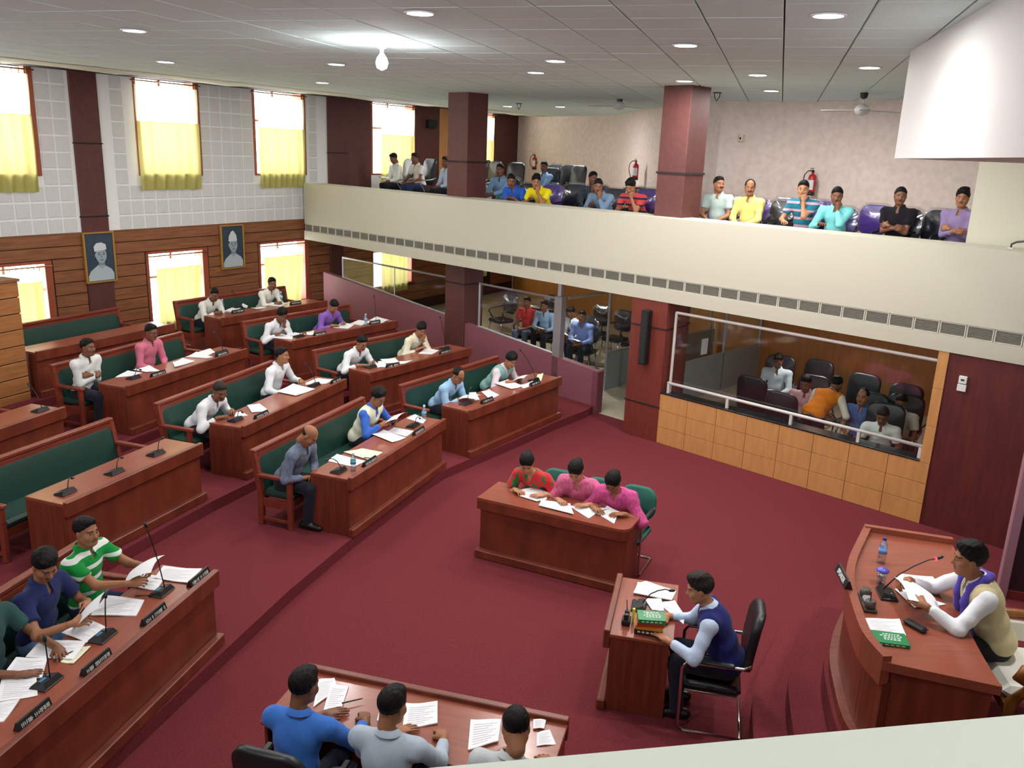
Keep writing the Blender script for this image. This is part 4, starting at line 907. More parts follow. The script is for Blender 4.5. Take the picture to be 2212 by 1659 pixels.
# ------------------------------------------------------------------ members on the benches
WHITE = (226, 228, 232)
SEATS = {
  'C_bald': ((-2.546, 9.056, 0.133), 249.6, 28.5, 0.42),
  'C_vest': ((-1.986, 10.575, 0.133), 249.6, 24.0, 0.42),
  'D_blue': ((-1.104, 12.144, 0.133), 236.4, 35.0, 0.42),
  'D_vest': ((-0.366, 13.263, 0.133), 236.4, 37.0, 0.42),
  'R2b_1': ((-4.069, 10.394, 0.266), 251.7, 37.5, 0.42),
  'R2b_2': ((-3.548, 11.943, 0.266), 251.7, 18.0, 0.42),
  'R2c_1': ((-2.735, 13.438, 0.266), 234.4, 35.0, 0.42),
  'R2c_2': ((-1.91, 14.602, 0.266), 234.4, 33.5, 0.42),
  'R3a_1': ((-6.008, 11.373, 0.4), 250.2, 12.0, 0.42),
  'R3a_2': ((-5.608, 12.478, 0.4), 250.2, 25.0, 0.42),
  'R3b_1': ((-4.374, 14.755, 0.4), 235.0, 34.5, 0.42),
  'R3b_2': ((-3.666, 15.752, 0.4), 235.0, 32.5, 0.42),
  'R4b_1': ((-5.923, 15.805, 0.533), 237.1, 34.5, 0.42),
  'R4b_2': ((-5.139, 17.022, 0.533), 237.1, 26.5, 0.42),
  'N_green': ((-3.425, 6.219, 0.133), 258.3, 1.5, 0.42),
  'N_navy': ((-3.539, 5.679, 0.133), 258.3, 3.5, 0.42),
  'N_teal': ((-3.64, 5.183, 0.133), 258.3, 6.0, 0.42),
  'L_red': ((0.403, 9.079, 0), 155.0, 34.5, 0.43),
  'L_pink': ((0.871, 8.852, 0), 155.0, 31.5, 0.43),
  'L_mag': ((1.266, 8.671, 0), 155.0, 36.5, 0.43),
  'clerk': ((1.800, 5.935, 0), 77.4, 23, 0.42),
  'rep_blue': ((-1.238, 4.337, 0), 345.2, 11, 0.44),
  'rep_grey': ((-0.672, 4.185, 0), 345.2, 10, 0.44),
  'rep_bald': ((0.047, 3.994, 0), 345.2, 15, 0.44),
  'speaker': ((3.461, 5.318, 0.6), 79.6, 21.5, 0.46),
  'g_lb': ((-0.333, 17.529, 2.8), 146.2, 8, 0.459),
  'g_blue': ((0.052, 16.543, 2.8), 146.2, 35, 0.404),
  'g_yel': ((0.493, 16.144, 2.8), 151.2, 38, 0.437),
  'g_back': ((0.523, 19.572, 2.8), 136.2, -5, 0.513),
  'g_camo': ((1.395, 16.374, 2.8), 161.2, 5, 0.393),
  'g_gb': ((1.547, 15.109, 2.8), 146.2, 35, 0.414),
  'g_red': ((2.06, 14.722, 2.8), 146.2, 38, 0.459),
  'g_lg': ((3.186, 13.834, 2.8), 151.2, 5, 0.441),
  'g_ylw': ((3.594, 13.448, 2.8), 141.2, 5, 0.421),
  'g_str': ((4.238, 12.792, 2.8), 136.2, 12, 0.464),
  'g_cy': ((4.587, 12.454, 2.8), 146.2, 12, 0.397),
  'g_blk': ((5.24, 11.938, 2.8), 136.2, 0, 0.422),
  'g_pur': ((5.813, 11.389, 2.8), 131.2, 0, 0.447),
  'g_w1': ((-2.975, 21.405, 2.95), 126.2, 10, 0.407),
  'g_w2': ((-2.372, 20.788, 2.95), 131.2, 12, 0.439),
  'g_w3': ((-1.608, 19.997, 2.95), 126.2, 8, 0.384),
  'lg_red': ((0.318, 18.543, 0), 151.2, 8, 0.44),
  'lg_lb': ((0.722, 18.311, 0), 151.2, 15, 0.44),
  'lg_w': ((1.37, 17.74, 0), 126.2, 20, 0.44),
  'lg_b': ((1.455, 17.22, 0), 151.2, 12, 0.44),
  'bx_w': ((4.466, 13.863, 0), 156.2, 10, 0.44),
  'bx_pink': ((4.558, 12.569, 0), 146.2, 18, 0.44),
  'bx_blue': ((5.062, 11.7, 0), 136.2, 5, 0.44),
  'bx_fw': ((5.099, 11.101, 0), 151.2, 22, 0.44),
  'bx_bw': ((5.59, 11.64, 0), 146.2, 15, 0.44),
}
def sit(key, label, shirt, pose, **kw):
    pos, yaw, lean, seat = SEATS[key]
    if 'dlean' in kw: lean += kw.pop('dlean')
    yaw += kw.pop('dyaw', 0)
    return person(label, pos, yaw, lean, seat, shirt, pose, **kw)
H = {}
H['C_bald'] = sit('C_bald', 'bald man in a grey blue shirt looking down at his lap', (118, 128, 150), 'lap', hair='bald', tone=1, head=(10, 42), near=True, fabkind='mottle', rgb2=(96, 106, 128))
H['C_vest'] = sit('C_vest', 'man in a cream waistcoat over a bright blue shirt reading a sheet', (62, 104, 196), 'read', vest=(228, 228, 205), tone=1, head=(-15, 28), near=True, glasses=True, hair='thick')
H['D_blue'] = sit('D_blue', 'man in a light blue shirt and spectacles reading near the doorway', (148, 186, 220), 'clasp', tone=1, head=(-12, 30), near=True, glasses=True, hair='receding')
H['D_vest'] = sit('D_vest', 'man in a pale pink shirt with a sea green waistcoat by the doorway', (216, 200, 208), 'desk', vest=(130, 172, 166), tone=1, head=(-18, 32), near=True, hair='thick')
H['R2b_1'] = sit('R2b_1', 'man in a white shirt writing, right behind the bench of the bald man', WHITE, 'write', tone=2, head=(-30, 25), near=True, grey=True, moustache=True)
H['R2b_2'] = sit('R2b_2', 'man in a white shirt sitting upright and gazing at the gallery', WHITE, 'desk', tone=1, head=(10, 0), near=True, wr=(.22, .40, 'L'), wl=(-.2, .40, 'T'))
H['R2c_1'] = sit('R2c_1', 'man in a white shirt reading, seated left of the man in cream', WHITE, 'desk', tone=1, head=(-10, 28), glasses=True)
H['R2c_2'] = sit('R2c_2', 'man in a cream shirt resting his face on his hand', (222, 216, 192), 'chin', tone=1, head=(-25, 30), hair='thick')
H['R3a_1'] = sit('R3a_1', 'man in a white shirt with folded arms on the third tier', (222, 224, 222), 'crossed', tone=2, head=(5, 2), near=True)
H['R3a_2'] = sit('R3a_2', 'man in a pink shirt sitting back on the third tier', (206, 112, 136), 'lap', tone=2, head=(-5, 12), glasses=True, near=True, dlean=-12)
H['R3b_1'] = sit('R3b_1', 'man in a white shirt with his hand at his mouth, beside the man in purple', WHITE, 'chin', tone=2, head=(-5, 30), hair='thick')
H['R3b_2'] = sit('R3b_2', 'man in a purple shirt bending over his papers', (132, 92, 178), 'write', tone=1, head=(-10, 45))
H['R4b_1'] = sit('R4b_1', 'man in a white shirt on the top tier below the second portrait', (222, 222, 214), 'clasp', tone=2, head=(-40, 25))
H['R4b_2'] = sit('R4b_2', 'man in a white shirt on the top tier in front of the bright window', (230, 228, 216), 'clasp', tone=2, head=(-20, 12))
H['N_green'] = sit('N_green', 'man in a green polo shirt with white stripes holding a sheet', (24, 140, 62), 'read', fabkind='hstripe', rgb2=(225, 230, 225), sleeve='short', tone=1, head=(-10, 2), near=True, pants=(40, 52, 84), wr=(.12, .50, .82), wl=(-.2, .42, .80))
H['N_navy'] = sit('N_navy', 'man in a navy polo shirt bent over a sheet in his hands', (38, 46, 92), 'read', sleeve='short', tone=1, head=(-25, 32), near=True, hair='thick', pants=(92, 116, 150), dlean=6, wr=(.16, .46, .80), wl=(-.16, .34, .78))
H['N_teal'] = sit('N_teal', 'man in a dark teal shirt cut off by the left edge', (52, 84, 84), 'desk', sleeve='short', tone=2, head=(-10, 20), near=True)
# the three women
H['L_red'] = sit('L_red', 'woman in a red tunic with green print writing at the left of three', (206, 52, 62), 'write', woman=True, hair='tail', tone=0, near=True, sleeve='short', head=(20, 35), fabkind='print', rgb2=(44, 120, 66), table=.71, pants=(150, 40, 50), collar=False, side=5)
H['L_pink'] = sit('L_pink', 'woman wrapped in a rose pink shawl writing, in the middle of three', (206, 96, 140), 'write', woman=True, hair='bun', tone=0, near=True, head=(5, 40), drape=(224, 112, 156), table=.71, pants=(150, 60, 90), sleeve='short', collar=False)
H['L_mag'] = sit('L_mag', 'woman in a bright pink shawl and spectacles at the right of three', (214, 86, 150), 'desk', woman=True, hair='bun', tone=1, near=True, head=(0, 38), drape=(226, 92, 160), table=.71, pants=(150, 60, 90), sleeve='short', collar=False, glasses=True)
# clerk, reporters, presiding officer
H['clerk'] = sit('clerk', 'man in a navy waistcoat and pale blue shirt writing at the small desk', (196, 212, 240), 'write', vest=(34, 38, 104), tone=0, hair='thick', near=True, head=(5, 15), table=.69, grey=True, wr=(.17, .50, 'T'), wl=(-.20, .48, 'T'))
H['rep_blue'] = sit('rep_blue', 'man in a bright blue shirt seen from behind at the lower desk', (62, 112, 196), 'write', tone=2, near=True, head=(-15, 14), table=.68, wr=(.24, .50, 'T'), wl=(-.05, .48, 'T'))
H['rep_grey'] = sit('rep_grey', 'man in a pale grey shirt seen from behind, writing', (176, 188, 204), 'write', tone=1, near=True, head=(-15, 16), table=.68, wr=(.20, .50, 'T'), wl=(-.12, .46, 'T'), fat=.01)
H['rep_bald'] = sit('rep_bald', 'man with thinning hair half hidden by the near parapet', (196, 202, 206), 'desk', tone=1, near=True, head=(20, 38), table=.68, hair='receding')
H['speaker'] = sit('speaker', 'presiding officer in a beige waistcoat with a purple scarf reading a paper', (230, 232, 240), 'read', vest=(202, 188, 150), scarf=(92, 78, 178), tone=1, hair='thick', near=True, head=(0, 4), table=.72, wr=(.20, .56, 'R'), wl=(-.16, .54, 'R'), pants=(44, 40, 44))
# ------------------------------------------------------------------ visitors in the upper gallery
PT = PAR-2.8
G = [('g_lb', 'gallery visitor in a light blue shirt just right of the left pillar', (128, 164, 204), 'clasp', dict(tone=2, table=PT, head=(10, 8))),
 ('g_blue', 'gallery visitor in a royal blue shirt leaning on the parapet', (44, 92, 186), 'rail', dict(tone=2, table=PT, sleeve='short', head=(35, 22))),
 ('g_yel', 'gallery visitor in a bright yellow shirt leaning on the parapet', (232, 214, 30), 'chin', dict(tone=1, table=PT, sleeve='short', head=(30, 15), hair='thick')),
 ('g_back', 'gallery visitor in a light blue shirt at the back, hand on his head', (140, 178, 220), 'lap', dict(tone=2, head=(30, 10))),
 ('g_camo', 'gallery visitor in a dark mottled shirt sitting behind the parapet', (74, 84, 92), 'lap', dict(tone=2, head=(40, 10), fabkind='mottle', rgb2=(40, 46, 52))),
 ('g_gb', 'gallery visitor in a grey blue shirt resting his chin on his hand', (108, 132, 158), 'chin', dict(tone=2, table=PT, head=(30, 18))),
 ('g_red', 'gallery visitor in a red and navy polo shirt leaning beside the right pillar', (206, 74, 74), 'chin', dict(tone=1, table=PT, sleeve='short', head=(5, 32), hair='thick', fabkind='hstripe', rgb2=(48, 44, 74))),
 ('g_lg', 'gallery visitor in a pale grey green shirt right of the right pillar', (178, 196, 192), 'lap', dict(tone=1, sleeve='short', head=(45, 0), moustache=True)),
 ('g_ylw', 'gallery visitor in a pale yellow shirt with spectacles pushed up', (234, 216, 128), 'lap', dict(tone=1, head=(25, 8), moustache=True, hair='receding')),
 ('g_str', 'gallery visitor in a teal and pink striped shirt with his hand at his chin', (40, 116, 134), 'chin', dict(tone=0, sleeve='short', head=(20, 12), fabkind='hstripe', rgb2=(210, 160, 180))),
 ('g_cy', 'gallery visitor in an aqua shirt covering his face with his hand', (126, 208, 210), 'chin', dict(tone=2, head=(15, 14))),
 ('g_blk', 'gallery visitor in a black polo shirt with folded arms', (26, 24, 30), 'crossed', dict(tone=2, sleeve='short', head=(25, 5), pants=(52, 66, 96))),
 ('g_pur', 'gallery visitor in a lilac shirt with folded arms at the right end', (142, 124, 166), 'crossed', dict(tone=1, head=(15, 5), hair='thick')),
 ('g_w1', 'gallery visitor in a white shirt nearest the window, writing on his lap', (228, 230, 224), 'lap', dict(tone=2, head=(0, 28))),
 ('g_w2', 'gallery visitor in a white half sleeved shirt with a lanyard', (222, 214, 206), 'knees', dict(tone=2, sleeve='short', head=(5, 12), pants=(48, 56, 92))),
 ('g_w3', 'gallery visitor in a pale blue shirt partly hidden by the left pillar', (186, 202, 228), 'lap', dict(tone=2, head=(20, 10)))]
for k, lab, colr, pose, kw in G: H[k] = sit(k, lab, colr, pose, **kw)
# ------------------------------------------------------------------ people in the glazed rooms below
LG = [('lg_red', 'man in a red shirt sitting behind the glass of the left room', (204, 66, 66), 'lap', dict(tone=2, sleeve='short', pants=(92, 112, 140))),
 ('lg_lb', 'man in a light blue shirt sitting beside the man in red behind glass', (150, 176, 206), 'lap', dict(tone=2)),
 ('lg_w', 'man in a white shirt bending to his neighbour by the doorway', (220, 224, 232), 'lap', dict(tone=2, head=(-20, 30))),
 ('lg_b', 'man with a moustache in a lavender blue shirt by the doorway', (134, 156, 214), 'lap', dict(tone=1, moustache=True, head=(10, 8))),
 ('bx_w', 'man in a white shirt writing at the back of the ochre box', (206, 216, 222), 'lap', dict(tone=2, head=(0, 28))),
 ('bx_pink', 'man in a pink shirt with clasped hands inside the ochre box', (212, 160, 168), 'lap', dict(tone=2, sleeve='short', head=(0, 22))),
 ('bx_blue', 'man in a blue checked shirt inside the ochre box', (92, 112, 164), 'lap', dict(tone=1, sleeve='short', hair='receding', fabkind='mottle', rgb2=(70, 88, 140))),
 ('bx_fw', 'man in a white shirt nearest the ledge of the ochre box', (214, 222, 216), 'lap', dict(tone=2, sleeve='short', head=(0, 30), grey=True)),
 ('bx_bw', 'man in a white shirt at the right end of the ochre box', (206, 212, 200), 'lap', dict(tone=2, sleeve='short', head=(0, 20)))]
for k, lab, colr, pose, kw in LG: H[k] = sit(k, lab, colr, pose, **kw)
H['orange'] = person('man in an orange waistcoat bending forward inside the ochre box', (4.36, 11.70, 0.006), -48, 58, .44, (222, 216, 196), 'knees', vest=(226, 128, 28), stand=True, tone=2, head=(0, 30), wr=(.22, .50, .72), wl=(-.12, .55, .75))
PAPERS = [('N',[[-2.91,6.526],[-2.566,6.488],[-2.599,6.263],[-2.901,6.317]]),('N',[[-3.089,6.397],[-2.825,6.354],[-2.807,6.126],[-3.105,6.199]]),('N',[[-3.161,6.026],[-2.834,5.965],[-2.804,5.748],[-3.144,5.723]]),('N',[[-3.146,5.67],[-2.933,5.557],[-2.992,5.358],[-3.231,5.474]]),('N',[[-3.33,5.383],[-2.997,5.37],[-2.98,5.153],[-3.32,5.164]]),('N',[[-3.013,5.322],[-2.937,5.315],[-2.956,5.107],[-3.056,5.126]]),('N',[[-3.369,5.139],[-3.153,5.142],[-3.073,4.924],[-3.34,4.937]]),('N',[[-3.334,4.907],[-3.103,4.912],[-3.007,4.749],[-3.223,4.659]]),('N',[[-3.201,4.661],[-3.086,4.687],[-3.075,4.487],[-3.153,4.465]]),('C',[[-1.751,10.169],[-1.622,10.3],[-1.308,10.084],[-1.45,9.89]]),('C',[[-1.582,10.329],[-1.513,10.481],[-1.243,10.37],[-1.317,10.151]]),('C',[[-1.407,10.896],[-1.309,11.067],[-1.133,10.853],[-1.163,10.697]]),('C',[[-1.987,9.492],[-1.783,9.653],[-1.502,9.546],[-1.618,9.242]]),('C',[[-2.097,9.189],[-2.034,9.406],[-1.663,9.237],[-1.759,9.025]]),('D',[[-0.7,12.348],[-0.541,12.425],[-0.426,11.864],[-0.519,11.727]]),('D',[[-0.462,12.328],[-0.347,12.425],[-0.185,12.206],[-0.315,11.93]]),('D',[[-0.285,12.828],[-0.073,13.006],[0.176,12.723],[-0.005,12.529]]),('D',[[0.099,12.797],[0.332,13.036],[0.283,12.766],[0.175,12.638]]),('D',[[0.404,13.57],[0.533,13.558],[0.472,12.997],[0.364,13.07]]),('R2b',[[-3.512,10.764],[-3.384,10.873],[-3.177,10.592],[-3.357,10.464]]),('R2b',[[-3.555,10.438],[-3.497,10.48],[-3.376,10.358],[-3.522,10.272]]),('R2b',[[-3.329,11.459],[-3.178,11.836],[-2.821,11.662],[-3.002,11.293]]),('R2b',[[-3.131,11.842],[-2.921,12.25],[-2.668,12.239],[-2.726,11.993]]),('R2c',[[-2.37,13.319],[-2.086,13.594],[-1.997,13.101],[-2.145,13.024]]),('R2c',[[-2.194,13.577],[-1.959,13.674],[-1.859,13.458],[-2.043,13.315]]),('R2c',[[-1.646,14.088],[-1.553,14.552],[-1.274,14.404],[-1.386,14.07]]),('R2c',[[-1.859,13.458],[-1.655,13.577],[-1.718,13.423],[-1.823,13.294]]),('R3a',[[-5.57,11.435],[-5.553,11.795],[-5.322,11.739],[-5.355,11.555]]),('R3a',[[-5.497,11.85],[-5.355,12.061],[-5.12,11.862],[-5.268,11.748]]),('R3a',[[-5.227,12.324],[-5.097,12.703],[-4.701,12.56],[-4.972,11.838]]),('R3a',[[-5.095,12.729],[-5.023,13.038],[-4.654,12.775],[-4.765,12.705]]),('R3a',[[-5.035,13.036],[-4.884,13.285],[-4.737,13.085],[-4.792,12.886]]),('R3b',[[-4.164,14.309],[-4.126,14.594],[-3.883,14.568],[-3.812,14.237]]),('R3b',[[-4.0,14.618],[-3.908,14.778],[-3.688,14.675],[-3.857,14.468]]),('R3b',[[-3.708,14.815],[-3.612,14.98],[-3.544,14.631],[-3.657,14.61]]),('R3b',[[-3.384,15.325],[-3.284,15.82],[-2.978,15.718],[-3.041,15.237]]),('R3b',[[-3.145,15.766],[-3.006,16.04],[-2.648,16.028],[-2.888,15.576]]),('R3b',[[-2.802,16.15],[-2.724,16.467],[-2.439,16.222],[-2.536,15.911]]),('R4b',[[-5.536,15.762],[-5.509,16.306],[-5.297,16.259],[-5.302,15.725]]),('R4b',[[-5.371,16.336],[-5.408,16.61],[-5.26,16.453],[-5.194,16.19]]),('R4b',[[-4.887,16.534],[-4.742,16.854],[-4.591,16.985],[-4.628,16.497]]),('R4b',[[-5.118,16.207],[-4.991,16.325],[-4.867,16.352],[-4.988,16.099]]),('L',[[0.13,8.78],[0.283,8.859],[0.458,8.762],[0.422,8.55]]),('L',[[0.131,8.606],[0.204,8.712],[0.422,8.55],[0.316,8.48]]),('L',[[0.333,8.364],[0.364,8.508],[0.675,8.443],[0.696,8.172]]),('L',[[0.663,8.395],[0.779,8.453],[0.984,8.311],[0.847,8.098]]),('L',[[0.875,8.346],[1.025,8.349],[1.157,8.192],[1.099,7.992]]),('L',[[1.025,8.349],[1.066,8.387],[1.22,8.254],[1.14,8.202]]),('K',[[1.18,6.82],[1.261,6.826],[1.505,6.684],[1.455,6.551]]),('K',[[1.118,6.602],[1.179,6.766],[1.482,6.63],[1.433,6.499]]),('K',[[1.204,6.519],[1.35,6.543],[1.344,6.345],[1.242,6.337]]),('K',[[1.312,6.465],[1.459,6.501],[1.509,6.285],[1.47,6.143]]),('S',[[2.488,5.253],[2.732,5.23],[2.704,5.053],[2.477,5.075]]),('S',[[2.955,5.829],[3.013,5.883],[3.268,5.881],[3.27,5.797]]),('S',[[2.892,5.68],[2.955,5.684],[3.181,5.487],[2.922,5.418]]),('R',[[-1.295,5.23],[-1.182,5.248],[-1.132,5.133],[-1.256,4.923]]),('R',[[-1.194,5.182],[-1.064,5.169],[-1.065,4.934],[-1.179,4.888]]),('R',[[-0.645,5.0],[-0.425,5.003],[-0.406,4.801],[-0.628,4.733]]),('R',[[-0.806,4.872],[-0.782,4.874],[-0.77,4.799],[-0.806,4.797]]),('R',[[-0.19,4.852],[0.013,4.854],[-0.0,4.644],[-0.19,4.555]]),('R',[[0.228,4.877],[0.314,4.872],[0.3,4.787],[0.227,4.783]]),('R',[[0.25,4.748],[0.336,4.789],[0.373,4.648],[0.248,4.623]])]
MICS = [('N',[-2.758,6.115],[-2.783,5.993,1.446]),('N',[-2.915,5.448],[-2.901,5.516,1.108]),('N',[-3.022,4.886],[-3.016,4.914,1.119]),('E',[-4.345,7.706],[-4.316,7.787,1.075]),('E',[-4.126,8.271],[-4.09,8.374,1.079]),('E',[-3.936,8.857],[-3.898,8.964,1.102]),('C',[-1.906,8.889],[-1.978,8.695,1.026]),('C',[-1.281,10.583],[-1.214,10.764,0.875]),('D',[-0.658,11.684],[-0.598,11.775,1.028]),('D',[0.349,13.128],[0.115,12.776,1.381]),('R2b',[-3.467,10.144],[-3.424,10.275,1.023]),('R2b',[-2.884,11.878],None),('R2c',[-2.258,13.06],[-2.182,13.167,1.023]),('R2c',[-1.213,14.544],[-1.286,14.443,1.521]),('R3a',[-5.311,11.431],[-5.267,11.553,1.181]),('R3a',[-4.65,13.128],None),('R3b',[-3.759,14.486],None),('R3b',[-2.68,16.007],[-2.691,15.991,1.574]),('R4b',[-5.389,16.239],None),('R3L',[-5.743,9.83],None)]
PLATES = [('N',[-2.522,6.37]),('N',[-2.642,5.735]),('N',[-2.778,5.1]),('N',[-2.894,4.529]),('C',[-1.604,9.163]),('C',[-1.158,10.314]),('D',[-0.354,11.823]),('D',[0.359,12.871]),('R2b',[-3.163,10.322]),('R2b',[-2.572,12.142]),('R2c',[-1.923,13.125]),('R2c',[-1.174,14.219]),('R3a',[-5.042,11.622]),('R3a',[-4.581,12.93]),('R3b',[-3.43,14.653]),('R3b',[-2.656,15.86]),('R4b',[-5.23,15.751]),('R4b',[-4.42,16.851])]
# ------------------------------------------------------------------ papers, microphones, name plates on the desks
WHERE = {'N': 'long desk at the lower left', 'C': 'desk where the bald man sits', 'D': 'desk next to the doorway', 'R2b': 'second tier desk behind the bald man', 'R2c': 'desk by the left gallery pillar', 'R3a': 'desk of the man in pink',
         'R3b': 'desk of the man in purple', 'R4b': 'top tier desk below the second portrait', 'L': 'desk of the three women', 'K': 'desk with the stacked books', 'S': 'presiding desk', 'R': 'desk at the bottom of the photo', 'E': 'empty second tier desk', 'R3L': 'desk by the timber screen'}
ORD = ['first', 'second', 'third', 'fourth', 'fifth', 'sixth', 'seventh', 'eighth', 'ninth', 'tenth']
FLATZ = {'L': .71, 'K': .69, 'S': 1.32, 'R': .68}
def deskz(d): return FLATZ[d] if d in FLATZ else TIER[DESKS[d][3]]+.684
def deskang(d): return R(DESKS[d][1]) if d in DESKS else {'L': R(-25), 'K': R(77.4), 'S': R(80), 'R': R(-14.8)}[d]
def ordered(items):
    by = {}
    for it in items: by.setdefault(it[0], []).append(it)
    for d, L in by.items():
        u = (math.cos(deskang(d)), math.sin(deskang(d)))
        cen = lambda it: (sum(p[0] for p in it[1])/len(it[1]), sum(p[1] for p in it[1])/len(it[1])) if isinstance(it[1][0], list) else it[1]
        L.sort(key=lambda it: cen(it)[0]*u[0]+cen(it)[1]*u[1])
        for i, it in enumerate(L): yield i, len(L), it
for i, n, (d, q) in ordered(PAPERS):
    cx = sum(p[0] for p in q)/4; cy = sum(p[1] for p in q)/4; z = deskz(d)+.002+.004*(i % 3); th = random.choice((.004, .006, .009))
    loc = [(x-cx, y-cy) for x, y in q]
    ar = sum(loc[k][0]*loc[(k+1) % 4][1]-loc[(k+1) % 4][0]*loc[k][1] for k in range(4))
    if ar < 0: loc = loc[::-1]
    kf = min(1.0, .42/max(.05, max(math.hypot(loc[k][0]-loc[(k+1) % 4][0], loc[k][1]-loc[(k+1) % 4][1]) for k in range(4))))
    loc = [(x*kf, y*kf) for x, y in loc]
    mat_ = cream_paper if (d, i) in (('C', 1), ('D', 4), ('N', 3)) else paper
    # slightly curled sheet: bilinear grid with one lifted corner
    lift = random.uniform(.0, .022)
    A_, B_, C_, D_ = [Vector(p) for p in loc]
    def sheet(u, v, dz=0):
        p = A_*(1-u)*(1-v)+B_*u*(1-v)+C_*u*v+D_*(1-u)*v; return (p.x, p.y, dz+lift*(u*v)**2+.004*math.sin(u*5+i))
    mb = MB(); mb.grid(lambda u, v: sheet(u, v, th), 5, 5); nb = len(mb.v); mb.grid(lambda u, v: sheet(u, 1-v, 0), 5, 5)
    rim = [k for k in range(6)]+[6*k+5 for k in range(1, 6)]+[30+k for k in range(4, -1, -1)]+[6*k for k in range(4, 0, -1)]
    low = lambda k: nb+(5-k//6)*6+k % 6
    for a_, b_ in zip(rim, rim[1:]+rim[:1]): mb.f.append((a_, low(a_), low(b_), b_)); mb.m.append(0)
    o = mb.build('paper', mat_, None, (cx, cy, z))
    tag(o, ('single white paper sheet on the '+WHERE[d]) if n == 1 else '%s paper sheet along the %s%s' % (ORD[i], WHERE[d], ', cream coloured' if mat_ is cream_paper else ''), 'paper', 'papers on the '+WHERE[d])
    if d in ('N', 'R', 'S', 'K', 'L', 'C'):
        tl = MB()
        for r_ in range(9):
            v0 = .12+.085*r_
            tl.grid(lambda u, v: sheet(.12+(.5+.26*((r_*7) % 3)/2)*u, v0+.022*v, th+.0012), 3, 1)
        tag(tl.build('print', print_grey, o), kind='stuff')
def pen(x, y, z, a, label, colr=(30, 32, 40)):
    t = thing('pen', label, 'pen', (x, y, z+.007), a)
    MB().tube([(-.07, 0, 0), (.05, 0, 0), (.065, 0, 0), (.072, 0, 0)], [.0045, .0045, .003, .001], 8).build('barrel', M('pen_dark', colr, .35), t)
    MB().tube([(-.075, 0, 0), (-.03, 0, 0)], .0055, 8).build('cap', black, t); return t
mic_base = MB().cbox(-.092, .092, -.062, .062, 0, .012, .004).add([(-.088, -.058, .012), (.088, -.058, .012), (.088, .058, .012), (-.088, .058, .012), (-.066, -.04, .05), (.066, -.04, .05), (.074, .052, .022), (-.074, .052, .022)], [(4, 5, 6, 7), (0, 1, 5, 4), (1, 2, 6, 5), (2, 3, 7, 6), (3, 0, 4, 7)]).mesh('base', black)
mic_btn = MB().cbox(-.012, .012, -.006, .006, 0, .006, .002).mesh('button', M('mic_button', (120, 124, 130), .4))
mic_scr = MB().cbox(-.035, .02, -.012, .012, 0, .003, .001).mesh('display', M('mic_display', (60, 120, 170), .2))
def microphone(x, y, z, ang, tip, label, group, screen=False, led=False):
    t = thing('conference_microphone', label, 'microphone', (x, y, z), ang, group)
    obj('base', mic_base, t); obj('button', mic_btn, t, (.04, .02, .034)); 
    if screen: obj('display', mic_scr, t, (-.01, .015, .036))
    b = Vector((.0, -.03, .045))
    e = Matrix.Rotation(-ang, 3, 'Z') @ (Vector(tip)-Vector((x, y, z)))
    if e.length > .74: e = e*(.74/e.length)
    mid = b.lerp(e, .55)+Vector((0, 0, .05)); pts = [b, b.lerp(mid, .5)+Vector((0, 0, .025)), mid, mid.lerp(e, .6)+Vector((0, 0, .012)), e]
    MB().tube(pts, .005, 6).build('gooseneck', black, t, smooth=True)
    d = (e-mid).normalized(); MB().tube([e-d*.01, e, e+d*.03, e+d*.045], [.008, .012, .012, .006], 8).build('head', black, t, smooth=True)
    if led: MB().tube([e-d*.014, e-d*.004], .0135, 10).build('light_ring', emit('red_led', (255, 40, 60), 6), t)
    return t
for i, n, (d, b, tip) in ordered(MICS):
    z = deskz(d)+.001; a = deskang(d)
    if tip is None: tip = (b[0]-.12*math.sin(a)*-1*-1, b[1]+.12*math.cos(a), z+.30)
    microphone(b[0], b[1], z, a, tip, ('black gooseneck microphone on the '+WHERE[d]) if n == 1 else '%s black gooseneck microphone from the left on the %s' % (ORD[i], WHERE[d]), 'microphones on the '+WHERE[d], d == 'N')
